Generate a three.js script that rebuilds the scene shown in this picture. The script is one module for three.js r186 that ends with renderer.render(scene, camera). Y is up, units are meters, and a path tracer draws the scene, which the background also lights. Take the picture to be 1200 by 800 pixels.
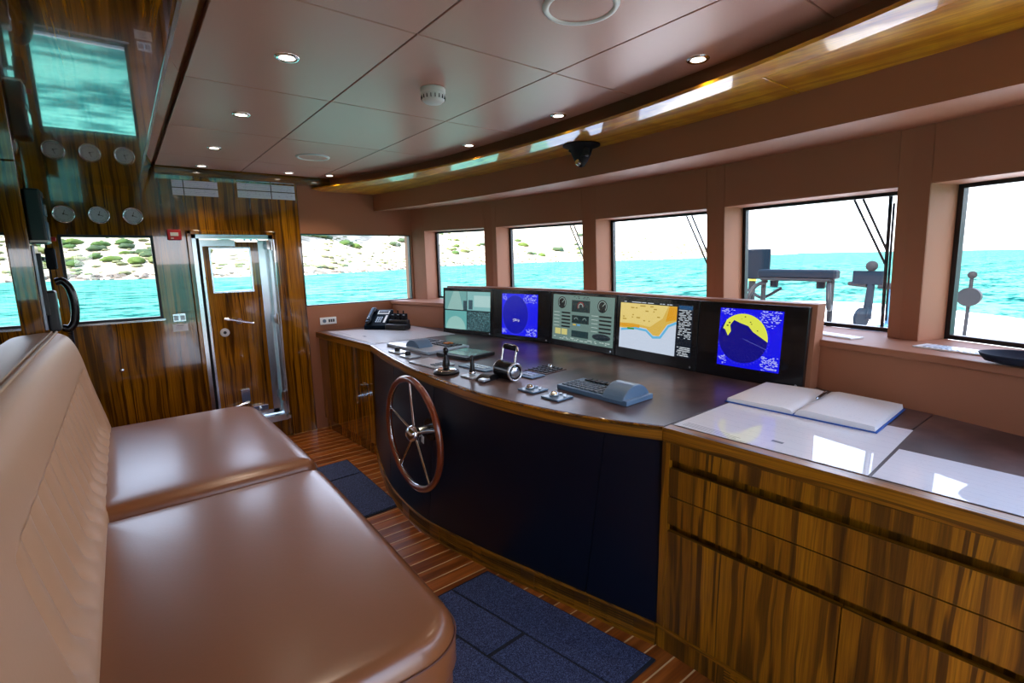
import * as THREE from 'three';
import { RoundedBoxGeometry } from 'three/addons/geometries/RoundedBoxGeometry.js';
import { mergeGeometries, mergeVertices } from 'three/addons/utils/BufferGeometryUtils.js';
import { RectAreaLightUniformsLib } from 'three/addons/lights/RectAreaLightUniformsLib.js';

// ------------------------------------------------------------------ camera, sky, sun, exposure
const scene = new THREE.Scene();
const camera = new THREE.PerspectiveCamera(2 * Math.atan(400 / 582.47) * 180 / Math.PI, 1.5, 0.03, 30000);
camera.rotation.order = 'YXZ';
camera.position.set(0, 1.5, 0);
camera.rotation.set(-0.166602, -0.658079, -0.01754);

const renderer = new THREE.WebGLRenderer({ antialias: true });
renderer.toneMapping = THREE.LinearToneMapping;
renderer.toneMappingExposure = 5.5;
renderer.shadowMap.enabled = true;
RectAreaLightUniformsLib.init();

{ // hazy bright day: pale at the horizon, light blue overhead
  const W = 64, H = 128, d = new Float32Array(W * H * 4);
  for (let j = 0; j < H; j++) {
    const el = ((j + 0.5) / H - 0.5) * Math.PI, t = Math.max(0, Math.sin(el)) ** 0.55;
    const c = [1.12 * (1 - t) + 0.42 * t, 1.12 * (1 - t) + 0.66 * t, 1.16 * (1 - t) + 1.14 * t];
    for (let i = 0; i < W; i++) { const o = (j * W + i) * 4; d[o] = c[0]; d[o + 1] = c[1]; d[o + 2] = c[2]; d[o + 3] = 1; }
  }
  const t = new THREE.DataTexture(d, W, H, THREE.RGBAFormat, THREE.FloatType);
  t.mapping = THREE.EquirectangularReflectionMapping; t.magFilter = THREE.LinearFilter; t.needsUpdate = true;
  scene.background = t;
}
const sun = new THREE.DirectionalLight(0xfff1dc, 4.0);
sun.position.set(-62, 75, 30); sun.target.position.set(0, 0, 0);
sun.castShadow = true; sun.shadow.mapSize.set(2048, 2048);
Object.assign(sun.shadow.camera, { left: -30, right: 30, top: 30, bottom: -30, near: 1, far: 260 });
scene.add(sun, sun.target);

// ------------------------------------------------------------------ helpers
let seed = 7;
const rnd = () => { seed = (seed * 1664525 + 1013904223) >>> 0; return seed / 4294967296; };
const taken = new Map();
const numbered = (n) => { const k = taken.get(n) ?? 0; taken.set(n, k + 1); return k ? n + '_' + String(k).padStart(3, '0') : n; };
function shade(o) { o.castShadow = true; o.receiveShadow = true; return o; }
function mesh(name, geo, mat, parent) {
  const g = Array.isArray(geo) ? merge(geo) : geo;
  const m = shade(new THREE.Mesh(g, mat)); m.name = parent ? name : numbered(name);
  (parent ?? scene).add(m); return m;
}
function merge(list) {
  const l = list.map((g) => { const x = g.index ? g.toNonIndexed() : g; for (const k of Object.keys(x.attributes)) if (!['position', 'normal', 'uv'].includes(k)) x.deleteAttribute(k); return x; });
  return mergeGeometries(l);
}
function group(name, pos = [0, 0, 0], turn = 0) { const g = new THREE.Group(); g.name = numbered(name); g.position.set(...pos); g.rotation.y = turn; scene.add(g); return g; }
function tag(o, label, category, grp) { o.userData.label = label; o.userData.category = category; if (grp) o.userData.group = grp; return o; }
function thing(name, label, category, pos, turn = 0, grp) { return tag(group(name, pos, turn), label, category, grp); }
function struct(o, label, category) { o.userData.kind = 'structure'; if (label) o.userData.label = label; if (category) o.userData.category = category; return o; }
const box = (w, h, d, x = 0, y = 0, z = 0) => new THREE.BoxGeometry(w, h, d).translate(x, y, z);
const span = (x0, x1, y0, y1, z0, z1) => box(x1 - x0, y1 - y0, z1 - z0, (x0 + x1) / 2, (y0 + y1) / 2, (z0 + z1) / 2);
const rbox = (w, h, d, r, x = 0, y = 0, z = 0, s = 2) => new RoundedBoxGeometry(w, h, d, s, Math.min(r, w / 2.01, h / 2.01, d / 2.01)).translate(x, y, z);
const cyl = (r0, r1, h, x = 0, y = 0, z = 0, n = 24) => new THREE.CylinderGeometry(r0, r1, h, n).translate(x, y, z);
const V = (x, y, z) => new THREE.Vector3(x, y, z);
function rod(a, b, r, n = 10, r2 = r) {
  const A = V(...a), B = V(...b), L = A.distanceTo(B), g = new THREE.CylinderGeometry(r2, r, L, n);
  g.applyQuaternion(new THREE.Quaternion().setFromUnitVectors(V(0, 1, 0), B.clone().sub(A).normalize()));
  return g.translate((A.x + B.x) / 2, (A.y + B.y) / 2, (A.z + B.z) / 2);
}
const tube = (pts, r, n = 32, m = 8, closed = false) => new THREE.TubeGeometry(new THREE.CatmullRomCurve3(pts.map((p) => V(...p)), closed, 'catmullrom', 0.5), n, r, m, closed);
const lathe = (pts, n = 28) => new THREE.LatheGeometry(pts.map((p) => new THREE.Vector2(...p)), n);
// uv in metres from position by the face's main direction; along = axis the grain follows
function metreUV(g, along = 'y', s = 1, off = 0) {
  const p = g.attributes.position, n = g.attributes.normal, uv = new Float32Array(p.count * 2);
  for (let i = 0; i < p.count; i++) {
    const a = [Math.abs(n.getX(i)), Math.abs(n.getY(i)), Math.abs(n.getZ(i))], k = a.indexOf(Math.max(...a));
    const q = { x: p.getX(i), y: p.getY(i), z: p.getZ(i) };
    const two = ['x', 'y', 'z'].filter((_, j) => j !== k);
    let v = along, u = two.find((c) => c !== along);
    if (!two.includes(along)) { v = two[1]; u = two[0]; }
    uv[2 * i] = q[u] * s + off; uv[2 * i + 1] = q[v] * s + off * 0.37;
  }
  g.setAttribute('uv', new THREE.BufferAttribute(uv, 2)); return g;
}
// plan polygon [[x,z]...] raised from y0 to y1
function prism(pts, y0, y1, bevel = 0) {
  const s = new THREE.Shape(pts.map(([x, z]) => new THREE.Vector2(x, -z)));
  const g = new THREE.ExtrudeGeometry(s, { depth: y1 - y0 - 2 * bevel, bevelEnabled: bevel > 0, bevelSize: bevel, bevelOffset: -bevel, bevelThickness: bevel, bevelSegments: 2, steps: 1 });
  return g.rotateX(-Math.PI / 2).translate(0, y0 + bevel, 0);
}
// upright slab with rectangular holes in the plane of x and y, from z0 to z1
function slab(x0, x1, y0, y1, z0, z1, holes = []) {
  const s = new THREE.Shape([[x0, y0], [x1, y0], [x1, y1], [x0, y1]].map((p) => new THREE.Vector2(...p)));
  for (const [a, b, c, d] of holes) s.holes.push(new THREE.Path([[a, c], [a, d], [b, d], [b, c]].map((p) => new THREE.Vector2(...p))));
  return new THREE.ExtrudeGeometry(s, { depth: z1 - z0, bevelEnabled: false }).translate(0, 0, z0);
}
// surface through rows of points
function sheet(rows, closeU = false) {
  const R = rows.length, C = rows[0].length, pos = [], uv = [], idx = [];
  for (let i = 0; i < R; i++) for (let j = 0; j < C; j++) { pos.push(...rows[i][j]); uv.push(j / (C - 1), i / (R - 1)); }
  for (let i = 0; i < R - 1; i++) for (let j = 0; j < C - 1; j++) { const a = i * C + j; idx.push(a, a + 1, a + C, a + 1, a + C + 1, a + C); }
  const g = new THREE.BufferGeometry();
  g.setAttribute('position', new THREE.Float32BufferAttribute(pos, 3)); g.setAttribute('uv', new THREE.Float32BufferAttribute(uv, 2)); g.setIndex(idx); g.computeVertexNormals(); return g;
}
// a ribbon of a plan curve between two heights with thickness t: loop of bottom/top front, back
function wallStrip(bot, top, t) { // bot, top: arrays of [x,y,z]; thickness goes +x
  const rows = [], n = bot.length;
  const ring = (i) => { const b = bot[i], p = top[i]; return [b, p, [p[0] + t, p[1], p[2]], [b[0] + t, b[1], b[2]], b]; };
  for (let i = 0; i < n; i++) rows.push(ring(i));
  const parts = [];
  for (let k = 0; k < 4; k++) parts.push(sheet([rows.map((r) => r[k + 1]), rows.map((r) => r[k])]));
  for (const [i, f] of [[0, 1], [n - 1, -1]]) { const r = rows[i]; parts.push(sheet(f > 0 ? [[r[0], r[1]], [r[3], r[2]]] : [[r[3], r[2]], [r[0], r[1]]])); }
  return merge(parts);
}
function spline(pts) { // x as a smooth function of z through [x,z]
  const c = new THREE.CatmullRomCurve3(pts.map(([x, z]) => V(x, 0, z)), false, 'centripetal');
  return (t) => { const p = c.getPoint(t); return [p.x, p.z]; };
}
// cushion: outline [[x,z]...] counter-clockwise seen from above, profile of [inset, y] from the bottom up, then a dome to the middle
function pillow(out, profile, dome = 0, rings = 6) {
  const n = out.length, nor = out.map((p, i) => { const a = out[(i + n - 1) % n], b = out[(i + 1) % n], dx = b[0] - a[0], dz = b[1] - a[1], l = Math.hypot(dx, dz) || 1; return [dz / l, -dx / l]; });
  let area = 0; for (let i = 0; i < n; i++) { const a = out[i], b = out[(i + 1) % n]; area += a[0] * b[1] - b[0] * a[1]; }
  const sg = area > 0 ? -1 : 1, c = [out.reduce((s, p) => s + p[0], 0) / n, out.reduce((s, p) => s + p[1], 0) / n];
  const rows = profile.map(([d, y]) => out.map((p, i) => [p[0] + sg * nor[i][0] * d, y, p[1] + sg * nor[i][1] * d]));
  const last = rows[rows.length - 1], y1 = last[0][1], hx = Math.max(...last.map((p) => Math.abs(p[0] - c[0]))), hz = Math.max(...last.map((p) => Math.abs(p[2] - c[1])));
  const puff = (x, z) => dome * Math.max(0, 1 - ((x - c[0]) / hx) ** 4) * Math.max(0, 1 - ((z - c[1]) / hz) ** 4);
  for (let k = 1; k <= rings; k++) { const s = 1 - k / rings; rows.push(last.map((p) => { const x = c[0] + (p[0] - c[0]) * s, z = c[1] + (p[2] - c[1]) * s; return [x, y1 + puff(x, z), z]; })); }
  const g = sheet(rows.map((r) => [...r, r[0]])), q = g.attributes.uv, p = g.attributes.position;
  for (let i = 0; i < p.count; i++) q.setXY(i, p.getX(i) + p.getY(i), p.getZ(i) + p.getY(i));
  if (area > 0) { const ix = g.index.array; for (let i = 0; i < ix.length; i += 3) { const t = ix[i]; ix[i] = ix[i + 1]; ix[i + 1] = t; } }
  const m = mergeVertices((g.deleteAttribute('normal'), g), 1e-5); m.computeVertexNormals(); return m;
}
function rrect(x0, x1, z0, z1, radii, n = 8) { // corners: (x0,z0) (x1,z0) (x1,z1) (x0,z1)
  const [a, b, c, d] = radii, out = [], arc = (cx, cz, r, s) => { for (let i = 0; i <= n; i++) { const t = s + (i / n) * Math.PI / 2; out.push([cx + r * Math.cos(t), cz + r * Math.sin(t)]); } };
  const line = (p, q, k = 8) => { for (let i = 1; i < k; i++) out.push([p[0] + (q[0] - p[0]) * i / k, p[1] + (q[1] - p[1]) * i / k]); };
  arc(x0 + a, z0 + a, a, Math.PI); line([x0 + a, z0], [x1 - b, z0]);
  arc(x1 - b, z0 + b, b, Math.PI * 1.5); line([x1, z0 + b], [x1, z1 - c]);
  arc(x1 - c, z1 - c, c, 0); line([x1 - c, z1], [x0 + d, z1]);
  arc(x0 + d, z1 - d, d, Math.PI / 2); line([x0, z1 - d], [x0, z0 + a]);
  return out;
}

// ------------------------------------------------------------------ textures
function hash(x, y) { let h = Math.imul(x, 374761393) + Math.imul(y, 668265263); h = Math.imul(h ^ (h >>> 13), 1274126177); return ((h ^ (h >>> 16)) >>> 0) / 4294967296; }
function noise(x, y, px, py, s = 0) { // value noise, repeats every px, py cells
  const ix = Math.floor(x), iy = Math.floor(y), fx = x - ix, fy = y - iy, u = fx * fx * (3 - 2 * fx), v = fy * fy * (3 - 2 * fy);
  const m = (a, n) => ((a % n) + n) % n, h = (a, b) => hash(m(a, px) + s * 131, m(b, py) + s * 57);
  return (h(ix, iy) * (1 - u) + h(ix + 1, iy) * u) * (1 - v) + (h(ix, iy + 1) * (1 - u) + h(ix + 1, iy + 1) * u) * v;
}
function fbm(u, v, fx, fy, oct, s = 0) { let a = 0.5, t = 0, w = 0; for (let k = 0; k < oct; k++) { t += a * noise(u * fx, v * fy, fx, fy, s + k); w += a; a *= 0.5; fx *= 2; fy *= 2; } return t / w; }
function dataTex(n, m, fn, srgb = true) {
  const d = new Uint8Array(n * m * 4);
  for (let j = 0; j < m; j++) for (let i = 0; i < n; i++) { const c = fn((i + 0.5) / n, (j + 0.5) / m), o = (j * n + i) * 4; for (let k = 0; k < 3; k++) d[o + k] = Math.max(0, Math.min(255, c[k])); d[o + 3] = 255; }
  const t = new THREE.DataTexture(d, n, m); t.wrapS = t.wrapT = THREE.RepeatWrapping; t.magFilter = THREE.LinearFilter; t.minFilter = THREE.LinearMipmapLinearFilter;
  if (srgb) t.colorSpace = THREE.SRGBColorSpace; t.needsUpdate = true; return t;
}
const lerp = (a, b, t) => a + (b - a) * t, mix3 = (a, b, t) => [lerp(a[0], b[0], t), lerp(a[1], b[1], t), lerp(a[2], b[2], t)], sst = (a, b, x) => { const t = Math.min(1, Math.max(0, (x - a) / (b - a))); return t * t * (3 - 2 * t); };
const grey = (v) => [v, v, v];
// striped tropical veneer, grain along v
const veneer = (light, mid, dark, s) => dataTex(1024, 1024, (u, v) => {
  const bend = (fbm(u, v, 4, 2, 3, s) - 0.5) * 0.06 + (fbm(u, v, 16, 7, 2, s + 9) - 0.5) * 0.022, x = ((u + bend) % 1 + 1) % 1;
  const broad = fbm(x, v, 9, 1, 3, s + 20), fine = fbm(x, v, 90, 2, 3, s + 30), pores = fbm(u, v, 300, 16, 2, s + 40);
  const thin = sst(0.63, 0.76, noise(x * 74, v * 3, 74, 3, s + 50)) * (0.35 + 0.65 * noise(u * 20, v * 5, 20, 5, s + 55)), wide = sst(0.66, 0.84, noise(x * 22, v * 2, 22, 2, s + 60));
  let c = mix3(mid, light, sst(0.3, 0.72, broad * 0.5 + fine * 0.5));
  c = mix3(c, dark, 0.8 * thin); c = mix3(c, dark, 0.6 * wide); c = mix3(c, dark, 0.3 * sst(0.55, 0.75, fine));
  return c.map((k) => k * (0.82 + 0.3 * pores));
});
const texWood = veneer([190, 126, 14], [134, 83, 6], [50, 27, 3], 3);
const texGold = dataTex(1024, 512, (u, v) => { const x = ((u + 0.02 * (fbm(u, v, 5, 4, 3, 4) - 0.5)) % 1 + 1) % 1, a = fbm(x, v, 40, 3, 4, 81), b = fbm(u, v, 6, 18, 3, 85), p = fbm(u, v, 200, 24, 2, 88); return mix3([204, 130, 12], [246, 184, 34], sst(0.3, 0.7, a * 0.6 + b * 0.4)).map((k) => k * (0.88 + 0.2 * p)); });
const texTeak = dataTex(512, 512, (u, v) => { const a = fbm(u, v, 30, 2, 4, 91), b = fbm(u, v, 160, 10, 2, 95); return mix3([128, 66, 22], [172, 98, 40], sst(0.3, 0.7, a)).map((k) => k * (0.88 + 0.22 * b)); });
const texLeather = dataTex(512, 512, (u, v) => grey(128 + 70 * (fbm(u, v, 60, 60, 3, 5) - 0.5) + 40 * (fbm(u, v, 14, 14, 2, 15) - 0.5)), false);
const texMat = dataTex(512, 512, (u, v) => { const a = noise(u * 256, v * 256, 256, 256, 3), b = noise(u * 128, v * 128, 128, 128, 8); return mix3([22, 30, 58], [92, 108, 152], sst(0.25, 0.85, a * 0.65 + b * 0.35)); });
const texMatBump = dataTex(256, 256, (u, v) => grey(255 * noise(u * 128, v * 128, 128, 128, 4)), false);
const texDesk = dataTex(512, 512, (u, v) => { const a = fbm(u, v, 5, 7, 4, 3), b = fbm(u, v, 60, 60, 2, 7); return mix3([56, 40, 40], [98, 76, 72], sst(0.3, 0.7, a)).map((k) => k * (0.92 + 0.16 * b)); });
const texWave = dataTex(1024, 1024, (u, v) => grey(255 * (0.55 * fbm(u + 0.05 * fbm(u, v, 5, 5, 2, 4), v, 10, 22, 4, 2) + 0.45 * fbm(u, v, 36, 60, 3, 12))), false);
const texWaterTone = dataTex(512, 512, (u, v) => { const a = fbm(u, v, 8, 18, 5, 31), b = fbm(u, v, 40, 90, 3, 37); return mix3([8, 58, 58], [84, 146, 130], sst(0.3, 0.6, a * 0.5 + b * 0.5)); });
const texRock = dataTex(512, 512, (u, v) => { const a = fbm(u, v, 8, 8, 6, 21); const b = fbm(u, v, 40, 40, 3, 25); return mix3([120, 108, 88], [206, 192, 166], sst(0.25, 0.7, a * 0.7 + b * 0.3)); });
const rep = (t, x, y) => { const c = t.clone(); c.repeat.set(x, y); c.needsUpdate = true; return c; };
function canvasTex(w, h, draw, srgb = true) {
  const c = document.createElement('canvas'); c.width = w; c.height = h; const g = c.getContext('2d'); draw(g, w, h);
  const t = new THREE.CanvasTexture(c); if (srgb) t.colorSpace = THREE.SRGBColorSpace; t.magFilter = THREE.LinearFilter; return t;
}

// ------------------------------------------------------------------ materials
const std = (o) => new THREE.MeshStandardMaterial(o), phy = (o) => new THREE.MeshPhysicalMaterial(o);
const rgb = (r, g, b) => new THREE.Color().setRGB(r, g, b);
const MAT = {
  wood: phy({ map: rep(texWood, 1.7, 0.7), roughness: 0.09, clearcoat: 1, clearcoatRoughness: 0.015 }),
  gold: phy({ map: texGold, roughness: 0.32, clearcoat: 1, clearcoatRoughness: 0.03 }),
  satinWood: phy({ map: rep(texWood, 1.7, 0.8), roughness: 0.38, clearcoat: 0.5, clearcoatRoughness: 0.18 }),
  leatherWall: phy({ color: rgb(0.36, 0.15, 0.08), specularIntensity: 0.5, roughness: 0.55, bumpMap: rep(texLeather, 3, 3), bumpScale: 0.0004 }),
  ceiling: phy({ color: rgb(0.56, 0.29, 0.225), roughness: 0.36, clearcoat: 0.15, clearcoatRoughness: 0.3 }),
  seat: phy({ color: rgb(0.25, 0.09, 0.031), roughness: 0.36, clearcoat: 0.9, clearcoatRoughness: 0.24, bumpMap: rep(texLeather, 2.5, 2.5), bumpScale: 0.0006 }),
  back: phy({ color: rgb(0.53, 0.315, 0.18), roughness: 0.45, bumpMap: rep(texLeather, 2.5, 2.5), bumpScale: 0.0005 }),
  piping: std({ color: rgb(0.13, 0.05, 0.035), roughness: 0.5 }),
  pipingLight: std({ color: rgb(0.5, 0.34, 0.2), roughness: 0.5 }),
  navy: phy({ color: rgb(0.002, 0.005, 0.014), roughness: 0.34, specularIntensity: 0.8 }),
  black: std({ color: rgb(0.008, 0.009, 0.012), roughness: 0.4 }),
  blackGloss: phy({ color: rgb(0.004, 0.004, 0.006), roughness: 0.25, specularIntensity: 0.6, clearcoat: 0.25, clearcoatRoughness: 0.05 }),
  rubber: phy({ specularIntensity: 0.3, color: rgb(0.009, 0.010, 0.013), roughness: 0.7 }),
  roofBrown: std({ color: rgb(0.055, 0.026, 0.010), roughness: 0.6 }),
  chrome: std({ color: rgb(0.78, 0.8, 0.82), metalness: 1, roughness: 0.08 }),
  steel: std({ color: rgb(0.62, 0.68, 0.74), metalness: 1, roughness: 0.2 }),
  mahogany: phy({ color: rgb(0.15, 0.026, 0.006), roughness: 0.3, clearcoat: 1, clearcoatRoughness: 0.03 }),
  plank: [0, 1, 2].map((k) => phy({ map: texTeak, color: rgb(0.86 + 0.07 * k, 0.84 + 0.06 * k, 0.8 + 0.05 * k), roughness: 0.3, clearcoat: 0.7, clearcoatRoughness: 0.08 })),
  caulk: std({ color: rgb(0.62, 0.42, 0.2), roughness: 0.6 }),
  matBlue: std({ map: rep(texMat, 3, 3), roughness: 1, bumpMap: rep(texMatBump, 3, 3), bumpScale: 0.002 }),
  matEdge: std({ color: rgb(0.008, 0.011, 0.022), roughness: 0.9 }),
  desk: phy({ map: texDesk, roughness: 0.45, clearcoat: 0.45, clearcoatRoughness: 0.22 }),
  panelGrey: phy({ color: rgb(0.10, 0.19, 0.31), roughness: 0.4, clearcoat: 0.4, clearcoatRoughness: 0.1 }),
  panelPale: phy({ color: rgb(0.44, 0.55, 0.68), roughness: 0.3, clearcoat: 0.7, clearcoatRoughness: 0.05 }),
  keyGrey: std({ color: rgb(0.10, 0.14, 0.19), roughness: 0.5 }),
  white: std({ color: rgb(0.78, 0.78, 0.76), roughness: 0.45 }),
  deckWhite: std({ color: rgb(0.75, 0.74, 0.71), roughness: 0.6 }),
  red: std({ color: rgb(0.5, 0.01, 0.015), roughness: 0.4 }),
  paper: std({ color: rgb(0.78, 0.79, 0.8), roughness: 0.8 }),
  blueCover: std({ color: rgb(0.01, 0.09, 0.42), roughness: 0.5 }),
  glass: phy({ color: 0xffffff, transmission: 1, thickness: 0, roughness: 0, ior: 1.5 }),
  dimmedGlass: phy({ color: rgb(0.86, 0.88, 0.88), transmission: 1, thickness: 0, roughness: 0, ior: 1.5 }),  // greyed copy of the clear glass, its tint paints in a dimmer exposure
  gym: phy({ specularIntensity: 0.1, color: rgb(0.003, 0.008, 0.015), roughness: 0.45 }),
  gymGrey: phy({ specularIntensity: 0.25, color: rgb(0.009, 0.012, 0.016), roughness: 0.5 }),
  lampOn: std({ color: 0xffffff, emissive: 0xfff2e0, emissiveIntensity: 1.1 }),
};

// ------------------------------------------------------------------ layout constants (metres; -z is the port side, +x is forward)
const ZP = -4.5, ZS = 0.38, ZC = -2.12, HC = 2.18, SILL = 1.115, HEAD = 1.77, DESK = 0.89;
const curveE = (o) => 1.85 - 0.05 * o * o, curveG = (o) => 1.92 - 0.085 * o * o, curveF = (o) => 2.15 - 0.045 * o * o;
const zs = (a, b, n) => Array.from({ length: n + 1 }, (_, i) => a + (b - a) * i / n);

// ------------------------------------------------------------------ floor
{
  const f = struct(group('floor'));
  mesh('caulking', span(-2.1, 2.7, -0.06, -0.0008, ZP - 0.1, ZS + 0.1), MAT.caulk, f);
  const W = 0.0825, geos = [0, 1, 2, 3].map((k) => metreUV(box(4.7, 0.02, W - 0.007).translate(0, -0.01, 0), 'x', 1, k * 0.31 + 0.07));
  let k = 0;
  for (let z = ZP + 0.005 + W / 2; z < ZS; z += W, k++) { const p = mesh('floor_plank', geos[(k * 7) % 4], MAT.plank[(k * 5) % 3], f); p.position.set(0.3, 0, z); }
}

// ------------------------------------------------------------------ port wall (far side) with two windows, a door and the front side window
const DOOR = [0.44, 1.0, 0.17, 1.715];
{
  const w = struct(group('wall_port'));
  const W1 = [-1.25, -0.37, 1.1, 1.715], W2 = [-0.312, 0.205, 1.1, 1.705];
  mesh('veneer_backing', slab(-2.1, 1.228, 0, 2.3, ZP - 0.14, ZP - 0.0122, [W1, W2, DOOR]), MAT.wood, w);
  for (const [x0, x1, y0, y1, h] of [[-2.1, 0.2215, 0, 0.8265, []], [-2.1, 0.2215, 0.8295, 2.0065, [W1, W2]], [0.2245, 1.228, 0, 2.0065, [DOOR]], [-2.1, 1.228, 2.0095, 2.3, []]]) mesh('veneer_panel', slab(x0, x1, y0, y1, ZP - 0.012, ZP, h), MAT.wood, w);
  mesh('leather_panel', metreUV(slab(1.232, 2.5, 0, 2.3, ZP - 0.14, ZP - 0.004, [[1.232, 2.255, 1.112, 1.735]])), MAT.leatherWall, w);
  const wins = [[-1.25, -0.37, 1.1, 1.715, 0.05], [-0.312, 0.205, 1.1, 1.705, 0.02], [1.232, 2.255, 1.112, 1.735, 0.02]];
  wins.forEach(([a, b, c, d, deep], i) => {
    const g = struct(group('window_' + (i + 1)));
    const z0 = ZP - deep - 0.045, z1 = ZP - deep, t = i === 2 ? 0.009 : 0.016;
    mesh('frame', [span(a, b, d - t, d, z0, z1), span(a, b, c, c + t, z0, z1), span(a, a + t, c + t, d - t, z0, z1), span(b - t, b, c + t, d - t, z0, z1)], MAT.black, g);
    mesh('pane', span(a + t, b - t, c + t, d - t, z0 + 0.018, z0 + 0.024), i === 2 ? MAT.glass : MAT.dimmedGlass, g);
    if (i < 2) mesh('sill_strip', span(a - 0.01, b + 0.012, c - 0.014, c, ZP - 0.02, ZP + 0.008), MAT.steel, g);
  });
}
// the door: trim, steel frame, leaf with a small window, handles
{
  const [x0, x1, y0, y1] = DOOR, d = struct(group('door_1'));
  const tw = 0.032, tz = ZP + 0.018;
  mesh('trim', metreUV(merge([rbox(tw, y1 - 0.02 + tw, 0.03, 0.006, x0 - tw / 2, (y1 + tw + 0.02) / 2, ZP + 0.012), rbox(tw, y1 - 0.02 + tw, 0.03, 0.006, x1 + tw / 2, (y1 + tw + 0.02) / 2, ZP + 0.012), rbox(x1 - x0 + 2 * tw, tw, 0.03, 0.006, (x0 + x1) / 2, y1 + tw / 2, ZP + 0.012)])), MAT.wood, d);
  mesh('steel_frame', [span(x0, x0 + 0.028, y0, y1, ZP - 0.12, ZP + 0.004), span(x1 - 0.028, x1, y0, y1, ZP - 0.12, ZP + 0.004), span(x0, x1, y1 - 0.028, y1, ZP - 0.12, ZP + 0.004), span(x0, x1, y0 - 0.02, y0 + 0.03, ZP - 0.13, ZP + 0.012)], MAT.steel, d);
  const zl = ZP - 0.075, win = [0.565, 0.835, 1.275, 1.61];
  mesh('seal', span(x0 + 0.028, x0 + 0.05, y0 + 0.03, y1 - 0.028, zl - 0.02, ZP - 0.012), MAT.rubber, d);
  const leaf = mesh('leaf', slab(x0 + 0.05, x1 - 0.05, y0 + 0.05, y1 - 0.05, zl - 0.035, zl, [win]), MAT.wood, d);
  mesh('edge_strip', [span(x0 + 0.05, x0 + 0.072, y0 + 0.035, y1 - 0.035, zl - 0.03, zl + 0.006), span(x1 - 0.095, x1 - 0.03, y0 + 0.035, y1 - 0.035, zl - 0.03, zl + 0.006), span(x0 + 0.05, x1 - 0.05, y0 + 0.035, y0 + 0.075, zl - 0.03, zl + 0.006), span(x0 + 0.072, x0 + 0.3, y1 - 0.085, y1 - 0.035, zl - 0.03, zl + 0.006)], MAT.steel, d);
  const [a, b, c, e] = win;
  mesh('window_frame', [span(a - 0.012, b + 0.012, e, e + 0.012, zl, zl + 0.008), span(a - 0.012, b + 0.012, c - 0.012, c, zl, zl + 0.008), span(a - 0.012, a, c, e, zl, zl + 0.008), span(b, b + 0.012, c, e, zl, zl + 0.008)], MAT.steel, leaf);
  mesh('window_pane', span(a, b, c, e, zl - 0.02, zl - 0.014), MAT.glass, leaf);
  const h = mesh('handle', [rod([0.60, 1.06, zl + 0.045], [0.81, 1.005, zl + 0.045], 0.011), cyl(0.024, 0.024, 0.03).rotateX(Math.PI / 2).translate(0.705, 1.032, zl + 0.04), cyl(0.012, 0.012, 0.05).rotateX(Math.PI / 2).translate(0.705, 1.032, zl + 0.02)], MAT.chrome, d);
  const ring = mesh('lock_ring', lathe([[0.012, 0], [0.03, 0], [0.034, 0.004], [0.034, 0.012], [0.03, 0.016], [0.012, 0.016]]).rotateX(Math.PI / 2).translate(0.60, 0.945, zl), MAT.white, d);
  mesh('keyhole', cyl(0.014, 0.014, 0.01).rotateX(Math.PI / 2).translate(0.60, 0.945, zl + 0.006), MAT.black, ring);
  mesh('latch', [rbox(0.07, 0.11, 0.02, 0.004, 0.70, 0.40, zl + 0.012), rod([0.56, 0.315, zl + 0.03], [0.72, 0.345, zl + 0.03], 0.009)], MAT.chrome, d);
  mesh('foot_bolt', [rbox(0.12, 0.055, 0.025, 0.004, 0.80, 0.275, ZP - 0.05), cyl(0.012, 0.012, 0.05).rotateX(Math.PI / 2).translate(0.80, 0.275, ZP - 0.03)], MAT.chrome, d);
  for (const y of [0.36, 1.03, 1.64]) mesh('hinge', [cyl(0.011, 0.011, 0.09, x1 - 0.008, y, ZP + 0.012), span(x1 - 0.04, x1, y - 0.035, y + 0.035, ZP, ZP + 0.006)], MAT.chrome, d);
  mesh('guide_rod', rod([x1 + 0.004, 0.22, ZP + 0.035], [x1 + 0.004, y1 - 0.03, ZP + 0.035], 0.006), MAT.chrome, d);
  mesh('sill_nut', cyl(0.02, 0.02, 0.03, x1 + 0.004, 0.185, ZP + 0.035, 12), MAT.steel, d);
}
// starboard wall behind the camera: open doorway and a side window, seen in the polished wood
{
  const w = struct(group('wall_starboard'));
  mesh('veneer_panel', slab(-2.1, 1.2, 0, 2.3, ZS, ZS + 0.12, [[0.42, 1.02, 0.05, 1.92], [-1.25, -0.3, 1.1, 1.71]]), MAT.wood, w);
  mesh('leather_panel', metreUV(slab(1.2, 2.5, 0, 2.3, ZS + 0.004, ZS + 0.12, [[1.25, 2.2, 1.11, 1.735]])), MAT.leatherWall, w);
  for (const [i, a, b] of [[4, -1.25, -0.3], [5, 1.25, 2.2]]) {
    const g = struct(group('window_' + i)), c = 1.11, d = 1.71;
    mesh('frame', [span(a, b, d - 0.015, d + 0.02, ZS + 0.04, ZS + 0.08), span(a, b, c - 0.01, c + 0.015, ZS + 0.04, ZS + 0.08), span(a, a + 0.015, c, d, ZS + 0.04, ZS + 0.08), span(b - 0.015, b, c, d, ZS + 0.04, ZS + 0.08)], MAT.black, g);
    mesh('pane', span(a, b, c, d + 0.01, ZS + 0.058, ZS + 0.064), MAT.glass, g);
  }
  struct(mesh('wall_aft', metreUV(span(-2.22, -2.1, 0, 2.3, ZP - 0.14, ZS + 0.12)), MAT.wood));
}

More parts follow.
